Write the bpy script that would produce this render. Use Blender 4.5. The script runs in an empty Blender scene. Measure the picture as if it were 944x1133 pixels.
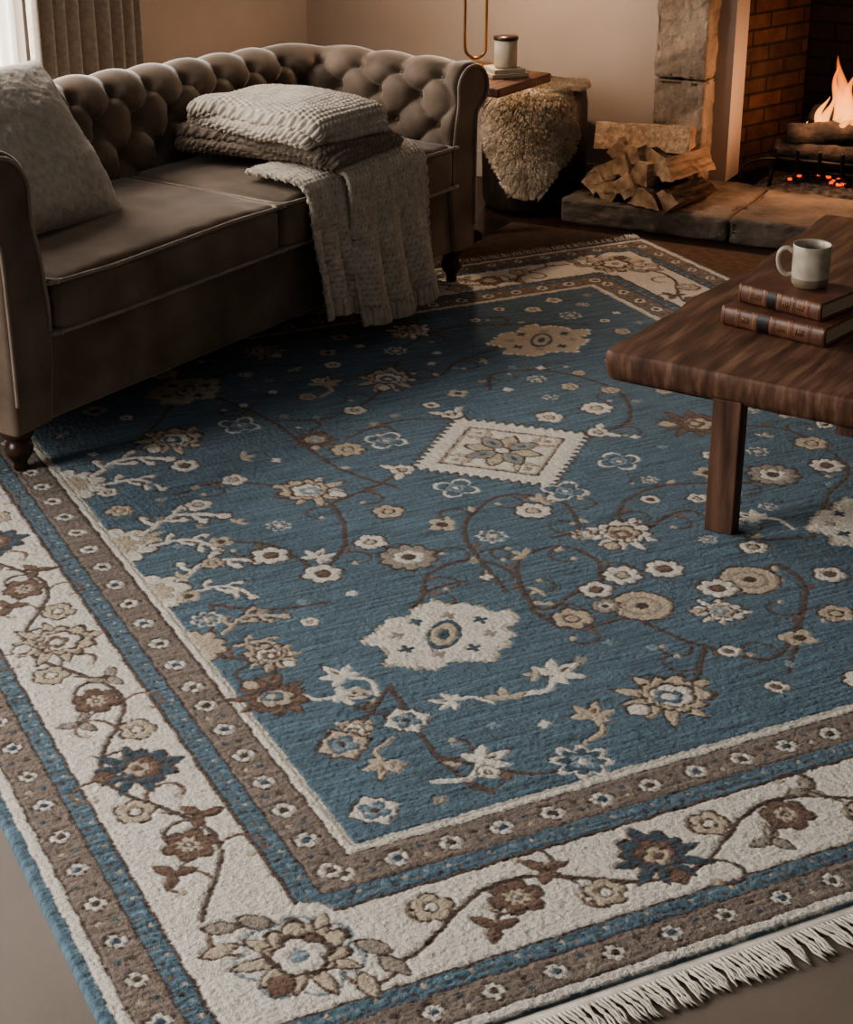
import bpy, math, random
import numpy as np
from mathutils import Vector, Matrix
rng=np.random.default_rng(7); random.seed(7)
SC=bpy.context.scene
# ------------------------------------------------------------------ helpers
def lin(c):
    return tuple(((x/255.)/12.92 if x/255.<=.04045 else ((x/255.+.055)/1.055)**2.4) for x in c)
def link(o,parent=None):
    SC.collection.objects.link(o)
    if parent is not None: o.parent=parent
    return o
def empty(name,loc=(0,0,0),rz=0.):
    o=bpy.data.objects.new(name,None); o.empty_display_size=.1
    o.location=loc; o.rotation_euler=(0,0,rz); return link(o)
def mesh(name,v,f,mat=None,parent=None,smooth=True,loc=(0,0,0),rot=(0,0,0),mats=None,midx=None):
    me=bpy.data.meshes.new(name)
    me.from_pydata([tuple(map(float,p)) for p in v],[],[tuple(map(int,q)) for q in f])
    if smooth: me.polygons.foreach_set('use_smooth',[True]*len(me.polygons))
    for m in (mats or ([mat] if mat else [])): me.materials.append(m)
    if midx is not None: me.polygons.foreach_set('material_index',list(midx))
    me.update()
    o=bpy.data.objects.new(name,me); o.location=loc; o.rotation_euler=rot
    return link(o,parent)
def gridfaces(nu,nv,cu=False,cv=False):
    a=np.arange(nu*nv).reshape(nu,nv)
    if cu: a=np.vstack([a,a[:1]])
    if cv: a=np.hstack([a,a[:,:1]])
    return np.stack([a[:-1,:-1],a[1:,:-1],a[1:,1:],a[:-1,1:]],-1).reshape(-1,4)
class MB:
    def __init__(s): s.v=[];s.f=[];s.m=[];s.n=0
    def add(s,v,f,m=0):
        v=np.asarray(v,float); s.v.append(v)
        ml=m if hasattr(m,'__len__') else [m]*len(f)
        for q,k in zip(f,ml): s.f.append(tuple(int(i)+s.n for i in q)); s.m.append(k)
        s.n+=len(v)
    def out(s,name,mats,parent=None,smooth=True,loc=(0,0,0),rot=(0,0,0),shift=(0,0,0)):
        return mesh(name,np.vstack(s.v)-np.array(shift),s.f,parent=parent,smooth=smooth,loc=loc,rot=rot,mats=mats,midx=s.m)
def tube(pts,r,n=8,closed=False,cap=True):
    P=np.asarray(pts,float); k=len(P); r=np.broadcast_to(np.asarray(r,float),(k,))
    if closed: T=np.roll(P,-1,0)-np.roll(P,1,0)
    else: T=np.gradient(P,axis=0)
    T/=np.linalg.norm(T,axis=1)[:,None]+1e-12
    up=np.array([0,0,1.]) if abs(T[0,2])<.9 else np.array([1.,0,0])
    N=np.cross(T[0],up);N/=np.linalg.norm(N); V=[]
    an=np.arange(n)*2*math.pi/n
    for i in range(k):
        N=N-T[i]*np.dot(N,T[i]); N/=np.linalg.norm(N)+1e-12
        B=np.cross(T[i],N)
        V.append(P[i]+r[i]*(np.cos(an)[:,None]*N+np.sin(an)[:,None]*B))
    f=[tuple(q) for q in gridfaces(k,n,closed,True)]
    if cap and not closed: f+= [tuple(range(n)), tuple(range((k-1)*n,k*n))[::-1]]
    return np.vstack(V),f
def lathe(prof,seg=32):
    pr=np.asarray(prof,float); an=np.arange(seg)*2*math.pi/seg
    V=np.stack([pr[:,0][:,None]*np.cos(an),pr[:,0][:,None]*np.sin(an),np.repeat(pr[:,1][:,None],seg,1)],-1).reshape(-1,3)
    return V,gridfaces(len(pr),seg,False,True)
def boxm(sx,sy,sz,c=(0,0,0)):
    v=[(c[0]+a*sx/2,c[1]+b*sy/2,c[2]+d*sz/2) for a in(-1,1) for b in(-1,1) for d in(-1,1)]
    f=[(0,1,3,2),(4,6,7,5),(0,4,5,1),(2,3,7,6),(0,2,6,4),(1,5,7,3)]
    return np.array(v),f
def box(name,lo,hi,mat,parent=None,bev=0.,rot=(0,0,0),loc=None,seg=3):
    lo=np.array(lo,float);hi=np.array(hi,float);c=(lo+hi)/2;s=hi-lo
    v,f=boxm(*s)
    o=mesh(name,v,f,mat,parent,smooth=bev>0,loc=tuple(c) if loc is None else loc,rot=rot)
    if bev>0:
        m=o.modifiers.new('bevel','BEVEL');m.width=bev;m.segments=seg;m.limit_method='ANGLE'
        o.modifiers.new('wn','WEIGHTED_NORMAL')
    return o
def catmull(pts,n=10,closed=False):
    P=np.asarray(pts,float)
    if closed: P=np.vstack([P[-1:],P,P[:2]])
    else: P=np.vstack([2*P[:1]-P[1:2],P,2*P[-1:]-P[-2:-1]])
    out=[];t=np.linspace(0,1,n,endpoint=False)[:,None]
    for i in range(1,len(P)-2):
        a,b,c,d=P[i-1],P[i],P[i+1],P[i+2]
        out.append(.5*((2*b)+(c-a)*t+(2*a-5*b+4*c-d)*t**2+(3*b-a-3*c+d)*t**3))
    if not closed: out.append(P[-2:-1])
    return np.vstack(out)
def rbox(w,d,h,r,n=36,crown=0.,front=0.):
    t=np.sin(np.linspace(-1,1,n)*math.pi/2); t=np.sign(t)*np.abs(t)**.9
    V=[];F=[];base=0
    for ax in range(3):
        for sg in (-1,1):
            a,b=np.meshgrid(t,t,indexing='ij');p=np.zeros((n,n,3))
            p[...,ax]=sg;p[...,(ax+1)%3]=a;p[...,(ax+2)%3]=b
            V.append(p.reshape(-1,3));f=gridfaces(n,n)
            F.append((f if sg>0 else f[:,::-1])+base);base+=n*n
    V=np.vstack(V);F=np.vstack(F);hs=np.array([w,d,h])/2
    u=V.copy();p=V*hs;q=np.clip(p,-(hs-r),hs-r);e=p-q
    nn=np.linalg.norm(e,axis=1)[:,None];p=q+np.where(nn>1e-9,e/np.maximum(nn,1e-9)*r,0)
    g=(1-u[:,0]**2)*(1-u[:,1]**2)
    p[:,2]+=crown*np.sign(u[:,2])*np.abs(u[:,2])*np.clip(g,0,1)**.5
    p[:,1]-=front*np.clip(-u[:,1],0,1)*(1-u[:,0]**2)**.5*(1-u[:,2]**2)
    return p,F
def weld(o,d=1e-4):
    import bmesh
    b=bmesh.new();b.from_mesh(o.data);bmesh.ops.remove_doubles(b,verts=b.verts,dist=d)
    bmesh.ops.recalc_face_normals(b,faces=b.faces);b.to_mesh(o.data);b.free()
def snoise(x,y,s=0,o=4):
    r=0
    g=np.random.default_rng(int(s*10)+100)
    for k in range(o*3):
        fr=2**(k//3);an=g.uniform(0,2*math.pi);ph=g.uniform(0,6.28)
        r=r+np.sin((x*math.cos(an)+y*math.sin(an))*fr*g.uniform(.8,1.3)+ph)/fr
    return r/3
# ------------------------------------------------------------------ materials
def M(name,c1,c2=None,rough=.7,scale=10,stretch=(1,1,1),bump=0.,bscale=None,bdist=.01,sheen=0.,spec=.4,metal=0.,detail=6,contrast=(.35,.65),c3=None,sheenr=.4,coat=0):
    m=bpy.data.materials.new(name);m.use_nodes=True;N=m.node_tree.nodes;L=m.node_tree.links
    b=N['Principled BSDF'];b.inputs['Roughness'].default_value=rough
    b.inputs['Specular IOR Level'].default_value=spec;b.inputs['Metallic'].default_value=metal
    b.inputs['Sheen Weight'].default_value=sheen;b.inputs['Sheen Roughness'].default_value=sheenr
    b.inputs['Coat Weight'].default_value=coat
    tc=N.new('ShaderNodeTexCoord');mp=N.new('ShaderNodeMapping');mp.inputs['Scale'].default_value=stretch
    L.new(tc.outputs['Object'],mp.inputs[0])
    nz=N.new('ShaderNodeTexNoise');nz.inputs['Scale'].default_value=scale;nz.inputs['Detail'].default_value=detail
    L.new(mp.outputs[0],nz.inputs['Vector'])
    rp=N.new('ShaderNodeValToRGB');rp.color_ramp.elements[0].position=contrast[0];rp.color_ramp.elements[1].position=contrast[1]
    rp.color_ramp.elements[0].color=(*lin(c1),1);rp.color_ramp.elements[1].color=(*lin(c2 or c1),1)
    if c3:
        e=rp.color_ramp.elements.new((contrast[0]+contrast[1])/2);e.color=(*lin(c3),1)
    L.new(nz.outputs[0],rp.inputs[0]);L.new(rp.outputs[0],b.inputs['Base Color'])
    if bump>0:
        n2=N.new('ShaderNodeTexNoise');n2.inputs['Scale'].default_value=bscale or scale*4;n2.inputs['Detail'].default_value=5
        L.new(mp.outputs[0],n2.inputs['Vector'])
        bp=N.new('ShaderNodeBump');bp.inputs['Strength'].default_value=bump;bp.inputs['Distance'].default_value=bdist
        L.new(n2.outputs[0],bp.inputs['Height']);L.new(bp.outputs[0],b.inputs['Normal'])
    return m
velvet=M('velvet_taupe',(92,79,68),(130,114,101),.66,7,bump=.3,bscale=200,bdist=.002,sheen=1.,spec=.15,sheenr=.25,contrast=(.28,.72))
piping_m=M('piping_velvet',(130,115,102),(148,133,119),.6,30,sheen=.6,spec=.2)
darkwood=M('dark_turned_wood',(36,22,15),(62,38,26),.35,8,(1,1,4),spec=.5)
plaster=M('plaster_beige',(166,153,143),(174,161,151),.9,3,bump=.15,bscale=60,bdist=.002,spec=.1)
stone=M('limestone_block',(112,101,90),(166,151,135),.9,7,bump=1.,bscale=22,bdist=.022,spec=.15,contrast=(.3,.7),c3=(138,124,110))
hearthm=M('hearth_flagstone',(92,83,75),(140,127,115),.85,6,bump=1.,bscale=20,bdist=.018,spec=.2,contrast=(.3,.7),c3=(116,105,95))
walnut=M('walnut_live_edge',(56,37,29),(134,102,83),.58,4,(1.2,11,3),bump=.25,bscale=20,bdist=.003,spec=.3,contrast=(.27,.75),c3=(94,66,52),detail=9)
walnut2=M('walnut_leg',(62,42,33),(116,86,69),.55,4,(9,9,1),bump=.2,bscale=18,bdist=.002,spec=.3)
brass=M('aged_brass',(150,116,82),(170,132,94),.3,9,metal=1.)
leather=M('dark_leather',(34,27,23),(48,38,32),.5,12,bump=.3,bscale=120,bdist=.002)
bookl=M('book_leather_brown',(78,48,38),(112,75,58),.42,18,bump=.3,bscale=140,bdist=.001,spec=.5)
bookd=M('book_label_black',(22,16,14),(30,22,18),.45,20)
gold=M('gold_tooling',(170,132,84),(190,150,98),.4,20,metal=.8)
pages=M('page_block',(176,156,128),(196,178,150),.8,6,(1,1,60))
mugm=M('stoneware_glaze',(164,154,137),(190,180,163),.35,30,bump=.1,bscale=40,bdist=.001,spec=.5)
mugb=M('stoneware_raw_clay',(112,98,82),(132,118,100),.8,40)
iron=M('wrought_iron',(20,18,17),(34,30,28),.55,30,metal=.5)
bark=M('log_bark',(62,52,45),(106,90,76),.95,14,(1,4,4),bump=1.,bscale=30,bdist=.01,spec=.1)
split=M('log_split_face',(150,124,100),(194,166,140),.85,8,(1,10,10),bump=.5,bscale=14,bdist=.004,spec=.1)
endg=M('log_end_grain',(150,124,100),(196,168,142),.9,30,bump=.4,bscale=60,bdist=.003,spec=.1)
char=M('charred_log',(14,11,10),(60,50,44),.95,16,bump=1.,bscale=30,bdist=.01,contrast=(.4,.75))
ash=M('ash_embers',(52,46,42),(110,100,92),.95,40,bump=1.,bscale=60,bdist=.01)
curtm=M('linen_curtain',(164,156,144),(182,174,162),.9,60,spec=.1,sheen=.2)
whitep=M('white_painted_wood',(205,198,188),(215,208,198),.5,4)
candm=M('candle_ceramic',(180,166,146),(190,176,156),.5,20)
knit_a=M('knit_cream',(160,151,139),(186,176,163),.95,40,sheen=.3,spec=.1)
knit_b=M('knit_taupe',(108,97,87),(132,120,108),.95,40,sheen=.3,spec=.1)
knit_c=M('knit_oatmeal',(168,158,144),(194,184,169),.95,40,sheen=.3,spec=.1)
pillm=M('boucle_pillow',(172,163,151),(192,183,171),.95,50,bump=.35,bscale=150,bdist=.003,sheen=.3,spec=.1)
furm=M('sheepskin_wool',(184,166,144),(228,214,195),.9,9,sheen=.3,spec=.15)
fringem=M('fringe_cotton',(190,183,171),(214,207,196),.9,30,spec=.1)
def sheerm():
    m=bpy.data.materials.new('sheer_voile');m.use_nodes=True;N=m.node_tree.nodes;L=m.node_tree.links
    for x in list(N): N.remove(x)
    o=N.new('ShaderNodeOutputMaterial');a=N.new('ShaderNodeBsdfTransparent');t=N.new('ShaderNodeBsdfTranslucent');d=N.new('ShaderNodeBsdfDiffuse');m1=N.new('ShaderNodeMixShader');m2=N.new('ShaderNodeMixShader')
    t.inputs[0].default_value=(.9,.87,.82,1);d.inputs[0].default_value=(.85,.82,.77,1);m1.inputs[0].default_value=.35;m2.inputs[0].default_value=.55
    L.new(t.outputs[0],m1.inputs[1]);L.new(d.outputs[0],m1.inputs[2]);L.new(a.outputs[0],m2.inputs[1]);L.new(m1.outputs[0],m2.inputs[2]);L.new(m2.outputs[0],o.inputs[0]);return m
def brickmat(name,cA,cB,cm,bw=.2,rh=.065):
    m=bpy.data.materials.new(name);m.use_nodes=True;N=m.node_tree.nodes;L=m.node_tree.links;b=N['Principled BSDF']
    b.inputs['Roughness'].default_value=.9;b.inputs['Specular IOR Level'].default_value=.15
    tc=N.new('ShaderNodeTexCoord');sx=N.new('ShaderNodeSeparateXYZ');cx=N.new('ShaderNodeCombineXYZ')
    L.new(tc.outputs['Object'],sx.inputs[0]);L.new(sx.outputs[0],cx.inputs[0]);L.new(sx.outputs[2],cx.inputs[1])
    br=N.new('ShaderNodeTexBrick');br.inputs['Scale'].default_value=1.
    br.inputs['Brick Width'].default_value=bw;br.inputs['Row Height'].default_value=rh;br.inputs['Mortar Size'].default_value=.005;br.inputs['Mortar Smooth'].default_value=.4
    br.inputs['Color1'].default_value=(*lin(cA),1);br.inputs['Color2'].default_value=(*lin(cB),1);br.inputs['Mortar'].default_value=(*lin(cm),1)
    L.new(cx.outputs[0],br.inputs['Vector'])
    nz=N.new('ShaderNodeTexNoise');nz.inputs['Scale'].default_value=14;nz.inputs['Detail'].default_value=6;L.new(tc.outputs['Object'],nz.inputs['Vector'])
    mx=N.new('ShaderNodeMix');mx.data_type='RGBA';mx.blend_type='MULTIPLY';mx.inputs[0].default_value=.7
    rp=N.new('ShaderNodeValToRGB');rp.color_ramp.elements[0].position=.3;rp.color_ramp.elements[0].color=(.35,.35,.35,1);rp.color_ramp.elements[1].position=.65
    L.new(nz.outputs[0],rp.inputs[0]);L.new(br.outputs[0],mx.inputs[6]);L.new(rp.outputs[0],mx.inputs[7]);L.new(mx.outputs[2],b.inputs['Base Color'])
    bp=N.new('ShaderNodeBump');bp.inputs['Distance'].default_value=.012;bp.inputs['Strength'].default_value=.9
    ad=N.new('ShaderNodeMath');ad.operation='SUBTRACT';L.new(nz.outputs[0],ad.inputs[0]);L.new(br.outputs['Fac'],ad.inputs[1])
    L.new(ad.outputs[0],bp.inputs['Height']);L.new(bp.outputs[0],b.inputs['Normal']);return m
brick=brickmat('brick_red_brown',(88,63,54),(66,51,45),(50,44,39),.19,.058)
brickd=brickmat('brick_sooty',(32,26,23),(24,20,18),(17,15,13))
def emis(name,c,s):
    m=bpy.data.materials.new(name);m.use_nodes=True;b=m.node_tree.nodes['Principled BSDF']
    b.inputs['Base Color'].default_value=(*lin(c),1);b.inputs['Emission Color'].default_value=(*lin(c),1);b.inputs['Emission Strength'].default_value=s;return m
# ------------------------------------------------------------------ camera
cam=bpy.data.cameras.new('camera');cam.lens=1998/1133*36;cam.sensor_width=36;cam.clip_start=.05
co=link(bpy.data.objects.new('camera',cam));co.location=(0,0,1.7);co.rotation_euler=(math.radians(90-24.34),0,0);SC.camera=co
# ------------------------------------------------------------------ fireplace frame
FA=math.radians(-27);OF=np.array([.81,6.49]);FWV=np.array([math.cos(FA),math.sin(FA)]);FNV=np.array([-math.sin(FA),math.cos(FA)])
def FR(w,n): return OF+w*FWV+n*FNV
def floor():
    m=bpy.data.materials.new('floor_taupe_and_boards');m.use_nodes=True;N=m.node_tree.nodes;L=m.node_tree.links;b=N['Principled BSDF']
    tc=N.new('ShaderNodeTexCoord');sx=N.new('ShaderNodeSeparateXYZ');L.new(tc.outputs['Object'],sx.inputs[0])
    br=N.new('ShaderNodeTexBrick');br.inputs['Scale'].default_value=1;br.inputs['Brick Width'].default_value=1.6;br.inputs['Row Height'].default_value=.13
    br.inputs['Mortar Size'].default_value=.003;br.inputs['Color1'].default_value=(*lin((62,43,35)),1);br.inputs['Color2'].default_value=(*lin((48,34,28)),1);br.inputs['Mortar'].default_value=(*lin((20,14,11)),1)
    L.new(tc.outputs['Object'],br.inputs['Vector'])
    nz=N.new('ShaderNodeTexNoise');nz.inputs['Scale'].default_value=3;nz.inputs['Detail'].default_value=8;L.new(tc.outputs['Object'],nz.inputs['Vector'])
    rp=N.new('ShaderNodeValToRGB');rp.color_ramp.elements[0].position=.3;rp.color_ramp.elements[1].position=.7
    rp.color_ramp.elements[0].color=(*lin((110,98,88)),1);rp.color_ramp.elements[1].color=(*lin((126,113,102)),1);L.new(nz.outputs[0],rp.inputs[0])
    gt=N.new('ShaderNodeMath');gt.operation='GREATER_THAN';gt.inputs[1].default_value=-1.9;L.new(sx.outputs[1],gt.inputs[0])
    mx=N.new('ShaderNodeMix');mx.data_type='RGBA';L.new(gt.outputs[0],mx.inputs[0]);L.new(rp.outputs[0],mx.inputs[6]);L.new(br.outputs[0],mx.inputs[7])
    L.new(mx.outputs[2],b.inputs['Base Color'])
    rr=N.new('ShaderNodeMapRange');rr.inputs['To Min'].default_value=.6;rr.inputs['To Max'].default_value=.3;L.new(gt.outputs[0],rr.inputs[0]);L.new(rr.outputs[0],b.inputs['Roughness'])
    bp=N.new('ShaderNodeBump');bp.inputs['Strength'].default_value=.15;bp.inputs['Distance'].default_value=.002
    n2=N.new('ShaderNodeTexNoise');n2.inputs['Scale'].default_value=90;L.new(tc.outputs['Object'],n2.inputs['Vector']);L.new(n2.outputs[0],bp.inputs['Height']);L.new(bp.outputs[0],b.inputs['Normal'])
    v,f=boxm(6.9,8.6,.1,(1.45,-3.8,-.05))
    mesh('floor',v,f,m,smooth=False,loc=(OF[0],OF[1],0),rot=(0,0,FA))
floor()
CW=-1.50
LP=FR(CW,.12);LA=FA-math.radians(3);LSH=(CW,.12,0)
def LW(w,n):
    w-=CW;n-=.12;c,s=math.cos(LA),math.sin(LA);return np.array([LP[0]+w*c-n*s,LP[1]+w*s+n*c])
def fbox(name,lo,hi,mat,bev=0):
    lo=np.array(lo,float);hi=np.array(hi,float);c=(lo+hi)/2;p=FR(c[0],c[1])
    return box(name,lo,hi,mat,None,bev,rot=(0,0,FA),loc=(p[0],p[1],c[2]))
mb=MB()
for lo,hi in [((CW-.15,.12,0),(.25,.27,2.6)),((.25,.12,1.0),(1.35,.27,2.6)),((1.35,.12,0),(4.4,.27,2.6))]:
    lo=np.array(lo);hi=np.array(hi);mb.add(*boxm(*(hi-lo),(lo+hi)/2))
mb.out('wall_back',[plaster],smooth=False,loc=(*OF,0),rot=(0,0,FA))
mb=MB()
W0=-1.50
W1=(-3.15,W0,.35,2.35);W2=(-7.0,-4.9,.35,2.35)
for lo,hi in [((CW-.15,W0,0),(CW,.12,2.6)),((CW-.15,-3.15,0),(CW,W0,.35)),((CW-.15,-3.15,2.35),(CW,W0,2.6)),((CW-.15,-4.9,0),(CW,-3.15,2.6)),((CW-.15,-7.0,0),(CW,-4.9,.35)),((CW-.15,-7.0,2.35),(CW,-4.9,2.6)),((CW-.15,-7.8,0),(CW,-7.0,2.6))]:
    lo=np.array(lo);hi=np.array(hi);mb.add(*boxm(*(hi-lo),(lo+hi)/2))
mb.out('wall_left',[plaster],smooth=False,loc=(*LP,0),rot=(0,0,LA),shift=LSH)
for k,W in enumerate((W1,W2)):
    mb=MB();x=CW-.09
    def b(lo,hi): lo=np.array(lo);hi=np.array(hi);mb.add(*boxm(*(hi-lo),(lo+hi)/2))
    y0,y1,z0,z1=W
    b((x-.03,y0,z0),(x+.03,y0+.06,z1));b((x-.03,y1-.06,z0),(x+.03,y1,z1));b((x-.03,y0,z0),(x+.03,y1,z0+.06));b((x-.03,y0,z1-.06),(x+.03,y1,z1))
    for i in (1,2): yy=y0+(y1-y0)*i/3;b((x-.015,yy-.015,z0),(x+.015,yy+.015,z1))
    for i in (1,2,3): zz=z0+(z1-z0)*i/4;b((x-.015,y0,zz-.012),(x+.015,y1,zz+.012))
    mb.out('window_%d'%(k+1),[whitep],smooth=False,loc=(*LP,0),rot=(0,0,LA),shift=LSH)
fbox('baseboard_back',(CW+.0,.1,0),(-.0,.12,.1),plaster,.003)
mb=MB();mb.add(*boxm(.02,7.1,.1,(CW+.01,-3.45,.05)));mb.out('baseboard_left',[plaster],smooth=False,loc=(*LP,0),rot=(0,0,LA),shift=LSH)
t=np.linspace(0,1,240);z=np.linspace(.02,2.5,40)
T,Z=np.meshgrid(t,z,indexing='ij')
V=np.stack([CW+.07+.03*np.sin(T*2*math.pi*8+.4*np.sin(Z*2))+.008*np.sin(T*40+Z),-1.56+.55*T,Z],-1).reshape(-1,3)-np.array(LSH)
cu=mesh('curtain',V,gridfaces(240,40),curtm,loc=(*LP,0),rot=(0,0,LA));cu.modifiers.new('s','SOLIDIFY').thickness=.004
V=np.stack([CW+.018+.008*np.sin(T*2*math.pi*30+.3*np.sin(Z*3)),-3.18+1.62*T,Z],-1).reshape(-1,3)-np.array(LSH)
mesh('sheer_curtain',V,gridfaces(240,40),sheerm(),loc=(*LP,0),rot=(0,0,LA))
# ------------------------------------------------------------------ fireplace
fp=empty('fireplace',(*OF,0),FA)
def rough(o,amp,sc,lv=5):
    m=o.modifiers.new('sub','SUBSURF');m.subdivision_type='SIMPLE';m.levels=lv;m.render_levels=lv
    tx=bpy.data.textures.new(o.name,'CLOUDS');tx.noise_scale=sc;tx.noise_depth=3
    d=o.modifiers.new('d','DISPLACE');d.texture=tx;d.strength=amp;d.mid_level=.5;d.texture_coords='GLOBAL'
for i,(a,bb) in enumerate([(.09,.46),(.463,.80),(.803,1.10)]):
    o=box('pilaster_block_%d'%i,(0,0,a),(.19,.14,bb),stone,fp,.008);rough(o,.020,.07)
box('lintel',(.0,-.02,1.1),(1.6,.14,1.35),stone,fp,.01)
box('mantel_shelf',(-.08,-.1,1.35),(1.68,.14,1.42),stone,fp,.01)
for i,(a,bb) in enumerate([(.09,.46),(.465,.80),(.805,1.10)]):
    box('pilaster_right_block_%d'%i,(1.36,0,a),(1.6,.14,bb),stone,fp,.008)
box('pilaster_back',(.03,.13,.09),(.17,.3,1.1),brickd,fp)
def wallseg(name,p,q,z0,z1,th,mat):
    p=np.array(p);q=np.array(q);d=q-p;Lg=np.linalg.norm(d);an=math.atan2(d[1],d[0])
    v,f=boxm(Lg,th,z1-z0,(Lg/2,th/2,0));o=mesh(name,v,f,mat,fp,smooth=False,loc=(p[0],p[1],(z0+z1)/2),rot=(0,0,an));return o
wallseg('brick_reveal_left',(.187,.13),(.38,.60),.05,1.15,.12,brick)
wallseg('brick_reveal_right',(1.20,.60),(1.37,.13),.05,1.15,.12,brick)
wallseg('fireback',(.28,.60),(1.30,.60),.05,1.15,.12,brickd)
box('chimney_throat',(.2,.15,1.12),(1.4,.75,1.2),brickd,fp)
for i,(x0,x1) in enumerate([(-.19,.42),(.427,1.05),(1.057,1.75)]):
    o=box('hearth_slab_%d'%i,(x0,-.37,.0),(x1,.13,.088+.003*(i%2)),hearthm,fp,.012);rough(o,.018,.06,5)
box('hearth_inner',(.2,.1,0),(1.4,.62,.085),brickd,fp)
n=60;gx,gy=np.meshgrid(np.linspace(.36,1.0,n),np.linspace(.06,.5,n),indexing='ij')
gz=.085+.035*np.clip(1-((gx-.68)/.32)**2,0,1)*np.clip(1-((gy-.28)/.22)**2,0,1)**.5+.006*rng.random((n,n))
mesh('ash_bed',np.stack([gx,gy,gz],-1).reshape(-1,3),gridfaces(n,n),ash,fp,smooth=False)
em=emis('ember_glow',(255,92,20),1.3);mb=MB()
for i in range(70):
    x=rng.uniform(.48,.8);y=rng.uniform(.12,.4);r=rng.uniform(.004,.009)
    v,f=boxm(r*2,r*1.6,r,(0,0,0));a=rng.uniform(0,3);R=np.array([[math.cos(a),-math.sin(a),0],[math.sin(a),math.cos(a),0],[0,0,1]])
    mb.add(v@R.T+np.array([x,y,.118+rng.uniform(0,.008)]),f,int(i%3>0))
mb.out('embers',[em,char],fp)
mb=MB()
for x in (.44,.52,.60,.68,.76):
    mb.add(*tube(catmull([(x,.08,.24),(x,.09,.17),(x,.13,.155),(x,.25,.15),(x,.36,.155)]),.007,8))
for y,zz in ((.09,.20),(.13,.155),(.34,.155)): mb.add(*tube([(.38,y,zz),(.6,y,zz),(.84,y,zz)],.007,8))
for x in (.42,.80):
    for y in (.12,.34): mb.add(*tube([(x,y,.155),(x,y-.01,.12),(x,y-.02,.09)],.008,8))
mb.add(*tube(catmull([(.34,.0,.13),(.35,.02,.18),(.40,.05,.2),(.44,.08,.2)]),.006,8))
mb.out('grate',[iron],fp)
def rlog(L,R,seed,taper=.92):
    g=np.random.default_rng(seed);k=18;n=16;an=np.arange(n)*2*math.pi/n
    rr=1+.10*np.sin(an*2+g.uniform(0,6))+.06*np.sin(an*5+g.uniform(0,6))
    V=[]
    for i in range(k):
        x=-L/2+L*i/(k-1);r=R*rr*(1+(taper-1)*i/(k-1))*(1+.04*g.normal(size=n))
        V.append(np.stack([np.full(n,x),r*np.cos(an)+.01*math.sin(i*.5+seed),r*np.sin(an)],-1))
    V=np.vstack(V);f=list(map(tuple,gridfaces(k,n,False,True)));m=[0]*len(f)
    f+=[tuple(range(n)),tuple(range((k-1)*n,k*n))[::-1]];m+=[1,1];return V,f,m
def place(V,loc,rz=0,ry=0,rx=0):
    Rm=np.array((Matrix.Rotation(rz,3,'Z')@Matrix.Rotation(ry,3,'Y')@Matrix.Rotation(rx,3,'X')))
    return V@Rm.T+np.array(loc)
mb=MB()
for (L,R,loc,rz,ry,s) in [(.36,.045,(.60,.16,.205),.1,.02,1),(.34,.05,(.62,.28,.21),-.1,0,2),(.30,.04,(.60,.20,.285),.25,-.12,3),(.30,.035,(.64,.26,.30),-.5,.15,4)]:
    V,f,m=rlog(L,R,s);mb.add(place(V,loc,rz,ry),f,m)
mb.out('burning_logs',[char,char],fp)
def flamemat():
    m=bpy.data.materials.new('flame');m.use_nodes=True;N=m.node_tree.nodes;L=m.node_tree.links
    for x in list(N): N.remove(x)
    o=N.new('ShaderNodeOutputMaterial');e=N.new('ShaderNodeEmission');t=N.new('ShaderNodeBsdfTransparent');mx=N.new('ShaderNodeMixShader')
    tc=N.new('ShaderNodeTexCoord');sx=N.new('ShaderNodeSeparateXYZ');L.new(tc.outputs['Generated'],sx.inputs[0])
    rp=N.new('ShaderNodeValToRGB');rp.color_ramp.elements[0].color=(1.,.20,.03,1);rp.color_ramp.elements[1].color=(1.,.18,.03,1)
    q=rp.color_ramp.elements.new(.35);q.color=(1.,.38,.10,1)
    L.new(sx.outputs[2],rp.inputs[0]);L.new(rp.outputs[0],e.inputs[0])
    lw=N.new('ShaderNodeLayerWeight');lw.inputs[0].default_value=.35
    mr=N.new('ShaderNodeMapRange');mr.inputs['From Min'].default_value=.05;mr.inputs['From Max'].default_value=.7;mr.inputs['To Min'].default_value=.72;mr.inputs['To Max'].default_value=0
    L.new(lw.outputs['Facing'],mr.inputs[0]);e.inputs[1].default_value=2.7
    fd=N.new('ShaderNodeMapRange');fd.inputs['From Min'].default_value=.3;fd.inputs['From Max'].default_value=1;fd.inputs['To Min'].default_value=1;fd.inputs['To Max'].default_value=.2
    L.new(sx.outputs[2],fd.inputs[0]);mu=N.new('ShaderNodeMath');mu.operation='MULTIPLY';L.new(mr.outputs[0],mu.inputs[0]);L.new(fd.outputs[0],mu.inputs[1])
    L.new(mu.outputs[0],mx.inputs[0]);L.new(t.outputs[0],mx.inputs[1]);L.new(e.outputs[0],mx.inputs[2]);L.new(mx.outputs[0],o.inputs[0]);return m
mb=MB()
for (x,y,z0,h,r,s) in [(.615,.24,.27,.28,.034,0),(.65,.26,.27,.22,.030,1),(.575,.22,.25,.16,.025,2),(.68,.22,.26,.23,.026,3),(.52,.22,.2,.11,.018,4),(.72,.24,.22,.15,.026,5),(.64,.20,.28,.16,.019,7),(.60,.27,.28,.23,.021,8),(.55,.25,.27,.13,.017,9)]:
    k=22;tt=np.linspace(0,1,k);rad=r*np.sin(np.pi*np.clip(tt,0,1)**.6)**.9*(1-tt*.35)+.0008
    cx=x+.022*np.sin(tt*5+s*1.7)*tt**.7;cy=y+.015*np.sin(tt*4+s)*tt
    V,f=tube(np.stack([cx,cy,z0+h*tt],-1),rad,14);mb.add(V,f)
mb.out('flames',[flamemat()],fp)
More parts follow.
